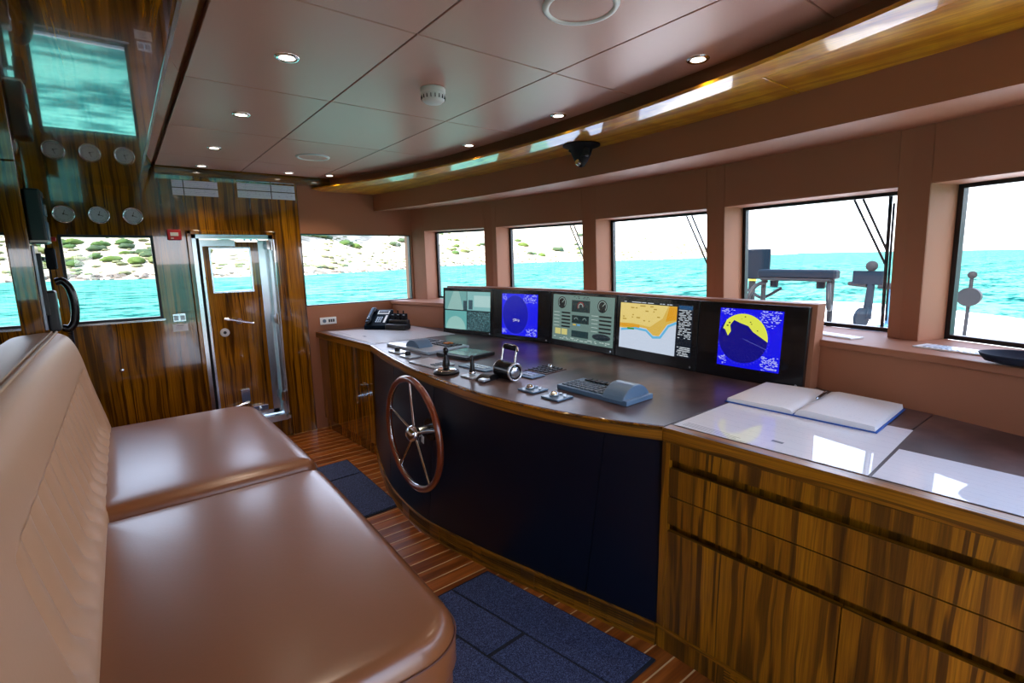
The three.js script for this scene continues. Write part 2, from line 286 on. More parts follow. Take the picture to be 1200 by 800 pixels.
// ------------------------------------------------------------------ windscreen wall: five facets, raked
const FV = [[2.262, ZC - 2.40], [2.618, ZC - 1.52], [2.796, ZC - 0.5], [2.82, ZC + 0.5], [2.70, ZC + 1.45], [2.33, ZC + 2.52]];
const RAKE = [0, 0.015, 0.04, 0.08, 0.115, 0.115], DEEP = 0.2;
const facet = (i) => {
  const [a, b] = [FV[i], FV[i + 1]], L = Math.hypot(b[0] - a[0], b[1] - a[1]), e = [(b[0] - a[0]) / L, (b[1] - a[1]) / L], n = [e[1], -e[0]];
  return { L, at: (u, y, w) => [a[0] + e[0] * u + n[0] * w - lerp(RAKE[i], RAKE[i + 1], Math.min(1, Math.max(0, u / L))) * (y - SILL), y, a[1] + e[1] * u + n[1] * w] };
};
function mapped(at, u0, u1, y0, y1, w0, w1) {
  const g = new THREE.BoxGeometry(1, 1, 1), p = g.attributes.position;
  for (let i = 0; i < p.count; i++) p.setXYZ(i, ...at(p.getX(i) > 0 ? u1 : u0, p.getY(i) > 0 ? y1 : y0, p.getZ(i) > 0 ? w1 : w0));
  g.computeVertexNormals(); return g;
}
const WIN = [[0.178, 0.868], [0.054, 0.967], [0.059, 0.941], [0.057, 0.909], [0.074, 1.0]];
{
  const w = struct(group('wall_front'));
  WIN.forEach(([a, b], i) => {
    const F = facet(i), top = 2.24;
    mesh('header_panel', metreUV(mapped(F.at, a + 0.001, b - 0.001, HEAD, top, 0, DEEP)), MAT.leatherWall, w);
    mesh('post', metreUV(mapped(F.at, -0.0, a - 0.001, SILL - 0.1, top, 0.0, DEEP)), MAT.leatherWall, w);
    mesh('post', metreUV(mapped(F.at, b + 0.001, F.L, SILL - 0.1, top, 0.0, DEEP)), MAT.leatherWall, w);
    // pale inner linings of the opening
    mesh('jamb', metreUV(merge([mapped(F.at, a - 0.004, a, SILL, HEAD, 0.004, DEEP), mapped(F.at, b, b + 0.004, SILL, HEAD, 0.004, DEEP), mapped(F.at, a, b, HEAD - 0.004, HEAD, 0.004, DEEP)])), MAT.leatherWall, w);
    mesh('spandrel', metreUV(mapped(F.at, 0, F.L, 0, SILL - 0.03, 0.02, DEEP)), MAT.leatherWall, w);
    const g = struct(group('window_' + (i + 6))), t = 0.02, z0 = DEEP - 0.03, z1 = DEEP;
    mesh('frame', [mapped(F.at, a, b, HEAD - t, HEAD, z0, z1), mapped(F.at, a, b, SILL, SILL + t, z0, z1), mapped(F.at, a, a + t, SILL + t, HEAD - t, z0, z1), mapped(F.at, b - t, b, SILL + t, HEAD - t, z0, z1)], MAT.black, g);
    mesh('pane', mapped(F.at, a + t, b - t, SILL + t, HEAD - t, DEEP - 0.018, DEEP - 0.012), MAT.glass, g);
  });
  // filler posts at the outer corners of the facets
  for (let i = 1; i < 5; i++) {
    const A = facet(i - 1), B = facet(i), p = (y) => [A.at(A.L, y, 0), A.at(A.L, y, DEEP), B.at(0, y, DEEP)];
    const lo = p(0), hi = p(2.24), rows = [[...lo, lo[0]], [...hi, hi[0]]];
    mesh('corner_filler', sheet(rows), MAT.leatherWall, w);
  }
}
// sill shelf and the apron below it
const APR = [[2.02, ZP], [2.14, -4.1], [2.27, -3.7], [2.47, -3.1], [2.56, -2.6], [2.57, -2.12], [2.56, -1.6], [2.50, -1.05], [2.44, -0.86], [2.36, -0.45], [2.285, -0.21], [2.10, ZS]];
{
  const s = struct(group('trim_1'));
  const outer = []; for (let i = 0; i < 5; i++) { const F = facet(i); outer.push(F.at(0, SILL, 0.17)); outer.push(F.at(F.L, SILL, 0.17)); }
  const poly = [...APR.map(([x, z]) => [x - 0.012, z]), ...outer.reverse().map((p) => [p[0], Math.max(ZP, Math.min(ZS, p[2]))])];
  mesh('sill_shelf', metreUV(prism(poly, SILL - 0.03, SILL, 0.004)), MAT.leatherWall, s);
  mesh('apron', metreUV(wallStrip(APR.map(([x, z]) => [x, 0.8, z]), APR.map(([x, z]) => [x, SILL - 0.03, z]), 0.02)), MAT.leatherWall, s);
}

// ------------------------------------------------------------------ ceiling
{
  const c = struct(group('ceiling'));
  mesh('backing', span(-2.2, 3.1, 2.26, 2.32, ZP - 0.14, ZS + 0.12), MAT.ceiling, c);
  const zl = [-4.36, -3.89, -3.087, -2.283, -1.48, -0.677, 0.127, ZS], xl = [0.262, 0.797, 1.367], g = 0.0028, y0 = HC, y1 = HC + 0.02;
  for (let k = 0; k < zl.length - 1; k++) {
    const a = zl[k] + g, b = zl[k + 1] - g;
    for (let i = 0; i < 2; i++) mesh('ceiling_panel', prism([[xl[i] + g, a], [xl[i + 1] - g, a], [xl[i + 1] - g, b], [xl[i] + g, b]], y0, y1, 0.002), MAT.ceiling, c);
    const arc = zs(b, a, 8).map((z) => [curveE(z - ZC), z]);
    mesh('ceiling_panel', prism([[xl[2] + g, a], [xl[2] + g, b], ...arc].reverse(), y0, y1, 0.002), MAT.ceiling, c);
  }
  mesh('joint_backing', prism([[0.25, -4.37], [0.25, ZS], ...zs(ZS, -4.37, 16).map((z) => [curveE(z - ZC) - 0.01, z])].reverse(), HC + 0.035, HC + 0.043), MAT.ceiling, c);
  // polished cove strip of the front edge, its dark upstand, and the strip along the port wall
  const Z = zs(ZP, ZS, 48);
  const strip = (za, zb) => { const zz = zs(za, zb, 24); const q = prism([...zz.map((z) => [curveG(z - ZC), z]), ...zz.slice().reverse().map((z) => [curveF(z - ZC) + 0.02, z])].reverse(), 2.09, 2.105, 0.002); return metreUV(q, 'z', 0.9, 0.2); };
  mesh('cove_board', strip(-2.5, -0.905), MAT.gold, c); mesh('cove_board', strip(-0.901, ZS), MAT.gold, c); mesh('cove_board', strip(ZP, -2.504), MAT.gold, c);
  { const up = (z) => 0.0158 - 0.0055 * sst(0, 1.5, z - ZC), pr = [[-0.085, 1, 0], [-0.001, 0, 0], [-0.001, 0, 0.014], [-0.085, 1, 0.012]], row = (k) => Z.map((z) => [curveG(z - ZC) + pr[k][0], 2.09 + pr[k][1] * up(z) + pr[k][2], z]); mesh('cove_nosing', metreUV(merge([0, 1, 2, 3].map((k) => sheet([row((k + 1) % 4), row(k)]))), 'z', 0.9, 0.2), MAT.gold, c); }
  mesh('cove_upstand', wallStrip(Z.map((z) => [curveG(z - ZC), 2.105, z]), Z.map((z) => [curveG(z - ZC), 2.26, z]), 0.015), MAT.leatherWall, c);
  const fas = mesh('fascia', metreUV(wallStrip(Z.map((z) => [curveF(z - ZC), 1.945, z]), Z.map((z) => [curveF(z - ZC), 2.10, z]), 0.02), 'y'), MAT.leatherWall, c);
  { const lo = Z.map((z) => [curveF(z - ZC) - 0.001, 1.945, z]), hi = Z.map((z) => [curveF(z - ZC) + 0.75, 2.008, z]), up = (r) => r.map(([x, y, z]) => [x, y + 0.012, z]); mesh('fascia_underside', metreUV(merge([sheet([lo, hi]), sheet([up(hi), up(lo)]), sheet([up(lo), lo])])), MAT.leatherWall, c); }
  mesh('port_border', metreUV(span(0.262, curveG(2.3) + 0.05, 2.125, 2.2, ZP, -4.40), 'x'), MAT.wood, c);
  // polished wooden soffit over the bench and its sloping edge
  mesh('aft_soffit', metreUV(span(-2.1, 0.16, 2.04, 2.055, ZP, ZS), 'z'), MAT.wood, c);
  const s = sheet([[[0.158, 2.04, ZS], [0.158, 2.04, ZP]], [[0.258, HC + 0.01, ZS], [0.258, HC + 0.01, ZP]]]); mesh('soffit_edge', metreUV(s, 'z'), MAT.wood, c);
  mesh('edge_strip', [span(0.154, 0.163, 2.036, 2.045, ZP, ZS)], MAT.steel, c);
}

// ------------------------------------------------------------------ console
const topC = spline([[1.373, -3.47], [1.315, -3.1], [1.262, -2.72], [1.235, -2.36], [1.231, -1.86], [1.279, -1.55], [1.369, -1.25], [1.475, -1.03]]);
const botC = spline([[1.385, -3.52], [1.27, -3.15], [1.182, -2.8], [1.152, -2.48], [1.160, -2.27], [1.209, -2.02], [1.25, -1.83], [1.321, -1.57], [1.403, -1.27], [1.471, -1.03]]);
const ts = (a, b, n) => zs(a, b, n);
const cab = (z) => 1.475 + (z + 1.03) * 0.062;
{
  const c = thing('helm_console', 'curved helm console with navy front panels, wooden edge and dark top', 'console', [0, 0, 0]);
  const back = (za, zb) => APR.filter(([, z]) => z > za && z < zb);
  const xa = (z) => { for (let i = 0; i < APR.length - 1; i++) { const [x0, z0] = APR[i], [x1, z1] = APR[i + 1]; if (z >= z0 && z <= z1) return x0 + (x1 - x0) * (z - z0) / (z1 - z0); } return 2.1; };
  const poly = (front, za, zb) => [...front, [xa(zb), zb], ...back(za, zb).reverse(), [xa(za), za]];
  const u = ts(0, 1, 48);
  // worktop slabs
  mesh('worktop', metreUV(prism(poly(u.map((t) => topC(t)).map(([x, z]) => [x + 0.012, z]), -3.47, -1.03).reverse(), 0.845, DESK, 0.002), 'z', 0.8), MAT.desk, c);
  // wooden front edge
  mesh('edge_band', (() => { const g = wallStrip(u.map((t) => { const [x, z] = topC(t); return [x, 0.838, z]; }), u.map((t) => { const [x, z] = topC(t); return [x, DESK - 0.002, z]; }), 0.013); return metreUV(g, 'z', 0.9); })(), MAT.satinWood, c);
  mesh('edge_nosing', new THREE.TubeGeometry(new THREE.CatmullRomCurve3(u.map((t) => { const [x, z] = topC(t); return V(x + 0.003, DESK - 0.0055, z); })), 120, 0.0065, 10), MAT.wood, c);
  // lacquered front panels, bottom set further aft than the top
  const rim = (t) => { const [x, z] = topC(t); return [x + 0.018, 0.838, z]; }, foot = (t) => { const [x, z] = botC(t); return [x + 0.004, 0.098, z]; };
  for (const [a, b] of [[0, 0.205], [0.2065, 0.445], [0.4465, 0.868], [0.8695, 1]]) { const q = ts(a, b, 14); mesh('front_panel', wallStrip(q.map(foot), q.map(rim), 0.012), MAT.navy, c); }
  mesh('core', wallStrip(u.map((t) => { const p = foot(t); return [p[0] + 0.016, p[1], p[2]]; }), u.map((t) => { const p = rim(t); return [p[0] + 0.016, p[1], p[2]]; }), 0.01), MAT.navy, c);
  // plinth with louvred grilles
  const pl = (a, b, dx, y0, y1, t, m, n) => mesh(n, metreUV(wallStrip(ts(a, b, 12).map((k) => { const [x, z] = botC(k); return [x + dx, y0, z]; }), ts(a, b, 12).map((k) => { const [x, z] = botC(k); return [x + dx, y1, z]; }), t), 'z'), m, c);
  pl(0, 1, 0.03, 0, 0.088, 0.012, MAT.satinWood, 'plinth');
  pl(0, 1, -0.006, 0.088, 0.098, 0.03, MAT.satinWood, 'plinth_cap');
  pl(0, 1, 0.0, 0, 0.012, 0.02, MAT.satinWood, 'plinth_rail');
  const gr = [[0.02, 0.14], [0.17, 0.29], [0.325, 0.445], [0.48, 0.6], [0.635, 0.745], [0.775, 0.85], [0.875, 0.96]];
  let e = 0; for (const [a, b] of [...gr, [1, 1]]) { pl(e, a, 0.002, 0.012, 0.088, 0.014, MAT.satinWood, 'plinth_board'); e = b; }
  for (const [a, b] of gr) {
    const sl = []; for (let k = 0; k < 6; k++) { const y = 0.019 + k * 0.0115; sl.push(wallStrip(ts(a, b, 6).map((q) => { const [x, z] = botC(q); return [x + 0.002, y, z]; }), ts(a, b, 6).map((q) => { const [x, z] = botC(q); return [x + 0.006, y + 0.006, z]; }), 0.008)); }
    mesh('louvre_grille', metreUV(merge(sl), 'z'), MAT.satinWood, c);
  }
}
// wooden cabinet at the port end of the console
{
  const c = thing('port_cabinet', 'glossy wooden cabinet with chrome latch under the console beside the door', 'cabinet', [0, 0, 0]);
  const fr = (z) => 1.31 + (z + 4.5) * 0.083;
  mesh('worktop', metreUV(prism([[1.30, ZP + 0.001], [1.385, -3.474], [2.33, -3.474], [2.265, -3.7], [2.135, -4.1], [2.015, ZP + 0.001]].reverse(), 0.845, DESK, 0.002), 'z', 0.8), MAT.desk, c);
  mesh('edge_band', metreUV(wallStrip([[1.288, 0.838, ZP + 0.001], [1.373, 0.838, -3.474]], [[1.288, DESK - 0.002, ZP + 0.001], [1.373, DESK - 0.002, -3.474]], 0.013), 'z'), MAT.satinWood, c);

  const pr_ = (za, zb, y0, y1, dx, t) => metreUV(wallStrip([[fr(za) + dx, y0, za], [fr(zb) + dx, y0, zb]], [[fr(za) + dx, y1, za], [fr(zb) + dx, y1, zb]], t));
  mesh('body', pr_(ZP + 0.002, -3.5, 0.0, 0.838, 0.02, 0.02), MAT.wood, c);
  for (const [a, b] of [[ZP + 0.006, -4.20], [-4.196, -3.53]]) mesh('door', pr_(a, b, 0.1, 0.832, 0.0, 0.018), MAT.wood, c);
  mesh('latch', [rbox(0.012, 0.035, 0.10, 0.004, fr(-3.62) - 0.008, 0.56, -3.62), rod([fr(-3.62) - 0.03, 0.56, -3.66], [fr(-3.55) - 0.03, 0.57, -3.56], 0.006)], MAT.chrome, c);
}
// wooden chart cabinet at the starboard end
{
  const c = thing('chart_cabinet', 'striped wooden chart cabinet with wide drawers and two doors', 'cabinet', [0, 0, 0]);
  const Z0 = -1.026, Z1 = ZS - 0.01;
  const fr = (za, zb, y0, y1, dx, t, off) => metreUV(wallStrip([[cab(za) + dx, y0, za], [cab(zb) + dx, y0, zb]], [[cab(za) + dx, y1, za], [cab(zb) + dx, y1, zb]], t), 'y', 0.9, off);
  mesh('carcass', fr(Z0, Z1, 0.0, 0.835, 0.055, 0.02, 0), MAT.satinWood, c);
  mesh('stile', fr(Z0, -0.998, 0.098, 0.836, 0.0, 0.02, 0.4), MAT.satinWood, c);
  mesh('top_rail', fr(-0.996, Z1, 0.774, 0.836, 0.002, 0.02, 0.1), MAT.satinWood, c);
  mesh('drawer_front', fr(-0.996, Z1, 0.637, 0.742, 0.002, 0.02, 0.1), MAT.satinWood, c);
  mesh('drawer_front', fr(-0.996, Z1, 0.527, 0.633, 0.002, 0.02, 0.1), MAT.satinWood, c);
  mesh('door', fr(-0.996, -0.441, 0.1, 0.498, 0.002, 0.02, 0.1), MAT.satinWood, c);
  mesh('door', fr(-0.437, Z1, 0.1, 0.498, 0.002, 0.02, 0.1), MAT.satinWood, c);
  mesh('plinth', fr(Z0, Z1, 0, 0.088, 0.004, 0.016, 0), MAT.satinWood, c);
  mesh('plinth_cap', metreUV(fr(Z0, Z1, 0.088, 0.098, -0.006, 0.03, 0), 'z'), MAT.satinWood, c);
  const sl = []; for (let k = 0; k < 6; k++) sl.push(span(0, 0.008, 0.019 + k * 0.0115, 0.025 + k * 0.0115, -0.92, -0.45)); 
  const gm = mesh('louvre_grille', metreUV(merge(sl), 'z'), MAT.satinWood, c); gm.position.set(cab(-0.68) - 0.001, 0, 0); gm.rotation.y = 0; 
  mesh('edge_band', metreUV(wallStrip([[cab(Z0), 0.838, Z0], [cab(Z1), 0.838, Z1]], [[cab(Z0), DESK - 0.001, Z0], [cab(Z1), DESK - 0.001, Z1]], 0.045), 'z', 0.9), MAT.satinWood, c);
  const P = [[cab(Z0) + 0.044, Z0], [cab(Z1) + 0.044, Z1], [2.12, Z1], [2.285, -0.21], [2.36, -0.452], [2.36, -0.456], [2.44, -0.86], [2.49, Z0]];
  mesh('worktop', metreUV(prism([P[0], P[1], P[2], P[3], P[4], [cab(-0.45) + 0.044, -0.452]].filter((_, i) => ![0].includes(i)).reverse(), 0.845, DESK, 0.0015), 'z', 0.8), MAT.desk, c);
  mesh('worktop', metreUV(prism([P[0], [cab(-0.456) + 0.044, -0.456], P[5], P[6], P[7]].reverse(), 0.845, DESK, 0.0015), 'z', 0.8), MAT.desk, c);
}

// ------------------------------------------------------------------ monitors on the console
function marks(g, x, y, w, h, n, col, sz = 3) { g.fillStyle = col; for (let i = 0; i < n; i++) { const l = sz * (1 + rnd() * 4); g.fillRect(x + rnd() * (w - l), y + Math.floor(rnd() * (h / (sz * 2.2))) * sz * 2.2, l, sz); } }
const screenArt = [
  (g, w, h) => { // four camera views
    g.fillStyle = '#0c2a30'; g.fillRect(0, 0, w, h); const q = [[0, 0], [w / 2 + 4, 0], [0, h / 2 + 6], [w / 2 + 4, h / 2 + 6]];
    q.forEach(([x, y], i) => { const W = w / 2 - 4, H = h / 2 - 6; g.fillStyle = ['#6aa2a0', '#7fb4b4', '#62aaa8', '#29484e'][i]; g.fillRect(x, y, W, H);
      g.fillStyle = ['#8fb8b2', '#a8ccca', '#93c2bb', '#29484e'][i];
      if (i === 0) { g.beginPath(); g.moveTo(x + W * 0.1, y + H); g.lineTo(x + W * 0.4, y); g.lineTo(x + W * 0.65, y); g.lineTo(x + W * 0.85, y + H); g.fill(); g.fillStyle = '#2c4750'; g.fillRect(x + W * 0.85, y + H * 0.5, W * 0.15, H * 0.5); }
      if (i === 1) { g.fillRect(x + W * 0.3, y + H * 0.2, W * 0.7, H * 0.6); g.fillStyle = '#31505a'; g.fillRect(x + W * 0.06, y + H * 0.45, W * 0.18, H * 0.5); }
      if (i === 2) { g.beginPath(); g.ellipse(x + W * 0.5, y + H, W * 0.45, H * 0.7, 0, Math.PI, 0); g.fill(); }
      if (i === 3) for (let k = 0; k < 900; k++) { g.fillStyle = rnd() > 0.5 ? '#7fb2b6' : '#1c343a'; g.fillRect(x + rnd() * W, y + rnd() * H, 5, 4); } });
  },
  (g, w, h) => { // idle radar
    g.fillStyle = '#1414ee'; g.fillRect(0, 0, w, h); g.fillStyle = '#0707a8'; g.beginPath(); g.ellipse(w * 0.38, h * 0.5, w * 0.36, h * 0.46, 0, 0, 7); g.fill();
    for (let k = 0; k < 60; k++) { const a = k / 60 * 6.283; g.fillStyle = '#b9c0ff'; g.fillRect(w * 0.38 + Math.cos(a) * w * 0.37, h * 0.5 + Math.sin(a) * h * 0.47, 4, 4); }
    marks(g, w * 0.6, 6, w * 0.38, h * 0.2, 70, '#dfe4ff', 5); marks(g, w * 0.68, h * 0.8, w * 0.3, h * 0.18, 60, '#dfe4ff', 5); marks(g, 4, h * 0.85, w * 0.14, h * 0.12, 22, '#dfe4ff', 5); marks(g, 4, 6, w * 0.14, h * 0.14, 22, '#c8d0ff', 5);
    marks(g, w * 0.3, h * 0.6, w * 0.22, h * 0.08, 26, '#ffffff', 5); g.fillStyle = '#fff'; g.fillRect(w * 0.38, h * 0.48, 5, 5);
  },
  (g, w, h) => { // engine page
    g.fillStyle = '#66807a'; g.fillRect(0, 0, w, h); const cell = (x, y, W, H, c) => { g.fillStyle = c; g.fillRect(x * w, y * h, W * w, H * h); };
    const dial = (x, y, r) => { g.fillStyle = '#0c1416'; g.beginPath(); g.arc(x * w, y * h, r * h, 0, 7); g.fill(); g.strokeStyle = '#a9bdb6'; g.lineWidth = 4; g.beginPath(); g.arc(x * w, y * h, r * h * 0.78, 2.4, 7); g.stroke(); g.beginPath(); g.moveTo(x * w, y * h); g.lineTo(x * w + r * h * 0.5, y * h - r * h * 0.5); g.stroke(); };
    cell(0.33, 0.1, 0.3, 0.25, '#14282a'); g.strokeStyle = '#a83c3c'; g.lineWidth = 5; g.beginPath(); g.arc(w * 0.48, h * 0.23, h * 0.09, 2.6, 6.2); g.stroke(); g.strokeStyle = '#b9cbc4'; g.beginPath(); g.arc(w * 0.48, h * 0.23, h * 0.06, 2.6, 6.5); g.stroke();
    dial(0.16, 0.17, 0.13); dial(0.82, 0.19, 0.13);
    for (let r = 0; r < 5; r++) { cell(0.16, 0.37 + r * 0.075, 0.15, 0.035, '#10191b'); cell(0.78, 0.38 + r * 0.08, 0.18, 0.035, '#10191b'); cell(0.02, 0.38 + r * 0.075, 0.1, 0.01, '#c2d2cb'); cell(0.66, 0.39 + r * 0.08, 0.1, 0.01, '#c2d2cb'); }
    cell(0.34, 0.42, 0.28, 0.17, '#14282a'); for (const x of [0.41, 0.55]) { g.strokeStyle = '#8fa69e'; g.lineWidth = 4; g.beginPath(); g.arc(w * x, h * 0.52, h * 0.05, 3.2, 6.2); g.stroke(); }
    cell(0.36, 0.61, 0.05, 0.03, '#d0b04a'); cell(0.43, 0.61, 0.05, 0.03, '#5aa0d8');
    cell(0.05, 0.74, 0.1, 0.13, '#c9c27a'); cell(0.165, 0.74, 0.1, 0.13, '#c9c27a'); cell(0.34, 0.75, 0.28, 0.14, '#1a3236'); g.fillStyle = '#14222a'; g.beginPath(); g.ellipse(w * 0.82, h * 0.82, w * 0.14, h * 0.07, 0, 0, 7); g.fill();
    marks(g, 0.03 * w, 0.92 * h, 0.94 * w, 0.06 * h, 40, '#c9d8d2', 5); marks(g, 0.35 * w, 0.02 * h, 0.28 * w, 0.05 * h, 14, '#22383a', 5);
  },
  (g, w, h) => { // chart page
    g.fillStyle = '#c6d2e4'; g.fillRect(0, 0, w, h); g.fillStyle = '#d7b24e'; g.beginPath(); g.moveTo(0, 0); g.lineTo(w * 0.8, 0); g.lineTo(w * 0.8, h * 0.33); g.lineTo(w * 0.68, h * 0.42); g.lineTo(w * 0.58, h * 0.66); g.lineTo(w * 0.5, h * 0.66); g.lineTo(w * 0.4, h * 0.54); g.lineTo(w * 0.25, h * 0.52); g.lineTo(w * 0.14, h * 0.58); g.lineTo(0, h * 0.58); g.fill();
    g.fillStyle = '#e3cb78'; g.beginPath(); g.moveTo(0, 0); g.lineTo(w * 0.7, 0); g.lineTo(w * 0.62, h * 0.3); g.lineTo(w * 0.45, h * 0.5); g.lineTo(w * 0.2, h * 0.46); g.lineTo(0, h * 0.48); g.fill();
    g.fillStyle = '#d99a1e'; g.fillRect(0, h * 0.48, w * 0.3, h * 0.07); g.beginPath(); g.moveTo(w * 0.7, h * 0.06); g.lineTo(w * 0.8, h * 0.06); g.lineTo(w * 0.8, h * 0.3); g.lineTo(w * 0.66, h * 0.36); g.fill();
    g.strokeStyle = '#5fb4dc'; g.lineWidth = 16; g.beginPath(); g.moveTo(w * 0.02, h * 0.62); g.lineTo(w * 0.24, h * 0.56); g.lineTo(w * 0.4, h * 0.58); g.lineTo(w * 0.5, h * 0.7); g.lineTo(w * 0.6, h * 0.68); g.lineTo(w * 0.7, h * 0.44); g.lineTo(w * 0.8, h * 0.36); g.stroke();
    g.fillStyle = '#2c8c3c'; g.fillRect(w * 0.12, h * 0.56, w * 0.1, h * 0.035);
    marks(g, 10, h * 0.08, w * 0.6, h * 0.35, 16, '#a98a30', 8); g.fillStyle = '#10161c'; g.fillRect(0, 0, w * 0.8, h * 0.05); marks(g, 8, 6, w * 0.74, h * 0.03, 26, '#d7dde4', 5);
    g.fillStyle = '#0e1722'; g.fillRect(w * 0.8, 0, w * 0.2, h); g.fillStyle = '#1d4a74'; g.fillRect(w * 0.82, h * 0.02, w * 0.17, h * 0.07); marks(g, w * 0.82, h * 0.1, w * 0.17, h * 0.55, 120, '#d3dbe2', 5); marks(g, w * 0.82, h * 0.8, w * 0.17, h * 0.18, 60, '#d3dbe2', 5);
  },
  (g, w, h) => { // radar with echo of the shore
    g.fillStyle = '#1111ea'; g.fillRect(0, 0, w, h); const cx = w * 0.4, cy = h * 0.5, r = h * 0.42; g.fillStyle = '#07077e'; g.beginPath(); g.arc(cx, cy, r, 0, 7); g.fill();
    g.save(); g.beginPath(); g.arc(cx, cy, r, 0, 7); g.clip(); g.fillStyle = '#dfe650';
    g.beginPath(); g.moveTo(cx - r * 0.85, cy - r * 0.35); g.lineTo(cx - r * 0.6, cy - r); g.lineTo(cx + r, cy - r); g.lineTo(cx + r, cy + r * 0.05); g.lineTo(cx + r * 0.75, cy - r * 0.1); g.lineTo(cx + r * 0.4, cy - r * 0.3); g.lineTo(cx + r * 0.2, cy - r * 0.52); g.lineTo(cx - r * 0.15, cy - r * 0.62); g.lineTo(cx - r * 0.4, cy - r * 0.72); g.lineTo(cx - r * 0.55, cy - r * 0.5); g.lineTo(cx - r * 0.5, cy - r * 0.25); g.lineTo(cx - r * 0.62, cy - r * 0.05); g.lineTo(cx - r * 0.75, cy - r * 0.3); g.fill();
    g.fillStyle = '#0a0a20'; for (const [x, y, a] of [[0.02, -0.9, 9], [0.25, -0.7, 8], [0.3, -0.62, 7], [0.55, -0.38, 8], [-0.1, -0.8, 4], [-0.62, -0.62, 12], [-0.7, -0.5, 12]]) g.fillRect(cx + x * r, cy + y * r, a * 1.6, a);
    g.restore(); g.strokeStyle = '#9aa0e8'; g.lineWidth = 2; g.beginPath(); g.moveTo(cx, cy); g.lineTo(cx + r, cy + r * 0.35); g.stroke();
    for (let k = 0; k < 48; k++) { const a = k / 48 * 6.283; g.fillStyle = '#c4caff'; g.fillRect(cx + Math.cos(a) * r * 1.05, cy + Math.sin(a) * r * 1.05, 4, 4); }
    marks(g, w * 0.64, 6, w * 0.34, h * 0.2, 80, '#dfe4ff', 5); marks(g, w * 0.74, h * 0.24, w * 0.2, h * 0.05, 8, '#dfe4ff', 5); marks(g, w * 0.7, h * 0.76, w * 0.28, h * 0.22, 90, '#dfe4ff', 5); marks(g, 6, 6, w * 0.24, h * 0.1, 24, '#dfe4ff', 5); marks(g, 4, h * 0.82, w * 0.16, h * 0.15, 20, '#dfe4ff', 5);
  },
];
const MB = [[2.095, -3.665], [2.238, -3.141], [2.352, -2.604], [2.352, -2.005], [2.320, -1.432], [2.327, -0.906]];
{
  const labels = ['monitor showing four pale camera views, at the port end of the row', 'monitor with an idle blue radar page and no echoes', 'monitor with grey engine dials and bar gauges', 'monitor showing a yellow coastal chart and pale sea', 'monitor with a yellow radar echo on a blue disc'];
  // content rectangle as fractions of the bezel: left, right, bottom, top
  const area = [[0.045, 0.955, 0.10, 0.93], [0.17, 0.80, 0.09, 0.92], [0.04, 0.975, 0.115, 0.95], [0.05, 0.945, 0.17, 0.93], [0.22, 0.80, 0.17, 0.93]];
  for (let i = 0; i < 5; i++) {
    const a = MB[i], b = MB[i + 1], L = Math.hypot(b[0] - a[0], b[1] - a[1]) - 0.005, H = 0.375;
    const turn = Math.atan2(-(b[0] - a[0]), -(b[1] - a[1])) + Math.PI / 2;
    const t = thing('console_monitor', labels[i], 'monitor', [(a[0] + b[0]) / 2, DESK, (a[1] + b[1]) / 2], 0);
    // local x runs along the row (towards starboard), local z faces aft
    t.rotation.set(0, 0, 0); const ex = V((b[0] - a[0]), 0, (b[1] - a[1])).normalize(), ey = V(0.05, 1, 0).normalize(), ez = V().crossVectors(ex, ey).normalize(); ey.crossVectors(ez, ex);
    t.quaternion.setFromRotationMatrix(new THREE.Matrix4().makeBasis(ex, ey, ez));
    mesh('bezel', rbox(L, H, 0.03, 0.004, 0, H / 2 + 0.001, -0.015), MAT.blackGloss, t);
    const [l, r, bo, to] = area[i], w = (r - l) * L, h = (to - bo) * H, tex = canvasTex(640, Math.round(640 * h / w), screenArt[i]);
    mesh('screen', new THREE.PlaneGeometry(w, h).translate((l + r - 1) / 2 * L, (bo + to) / 2 * H, 0.0008), phy({ color: 0x050505, roughness: 0.25, emissive: 0xffffff, emissiveMap: tex, emissiveIntensity: 0.17 }), t);
    mesh('button', cyl(0.006, 0.006, 0.004, 0, 0, 0, 12).rotateX(Math.PI / 2).translate(L * 0.45, 0.022, 0.002), MAT.steel, t);
  }
  const t = thing('monitor_housing', 'brown leather housing that backs the row of monitors', 'housing', [0, DESK, 0]);
  const y1 = 0.385, P = MB.map(([x, z]) => [x + 0.042, z]); P[0][1] -= 0.01; P[5][1] += 0.012;
  const Q = P.map(([x, z]) => [x + 0.085, z]);
  const poly = [...P, ...Q.slice().reverse()], g = prism(poly.slice().reverse(), 0.001, y1, 0.003);
  const p = g.attributes.position; for (let i = 0; i < p.count; i++) p.setX(i, p.getX(i) + 0.05 * p.getY(i)); g.computeVertexNormals();
  mesh('cover', metreUV(g), MAT.leatherWall, t);
}

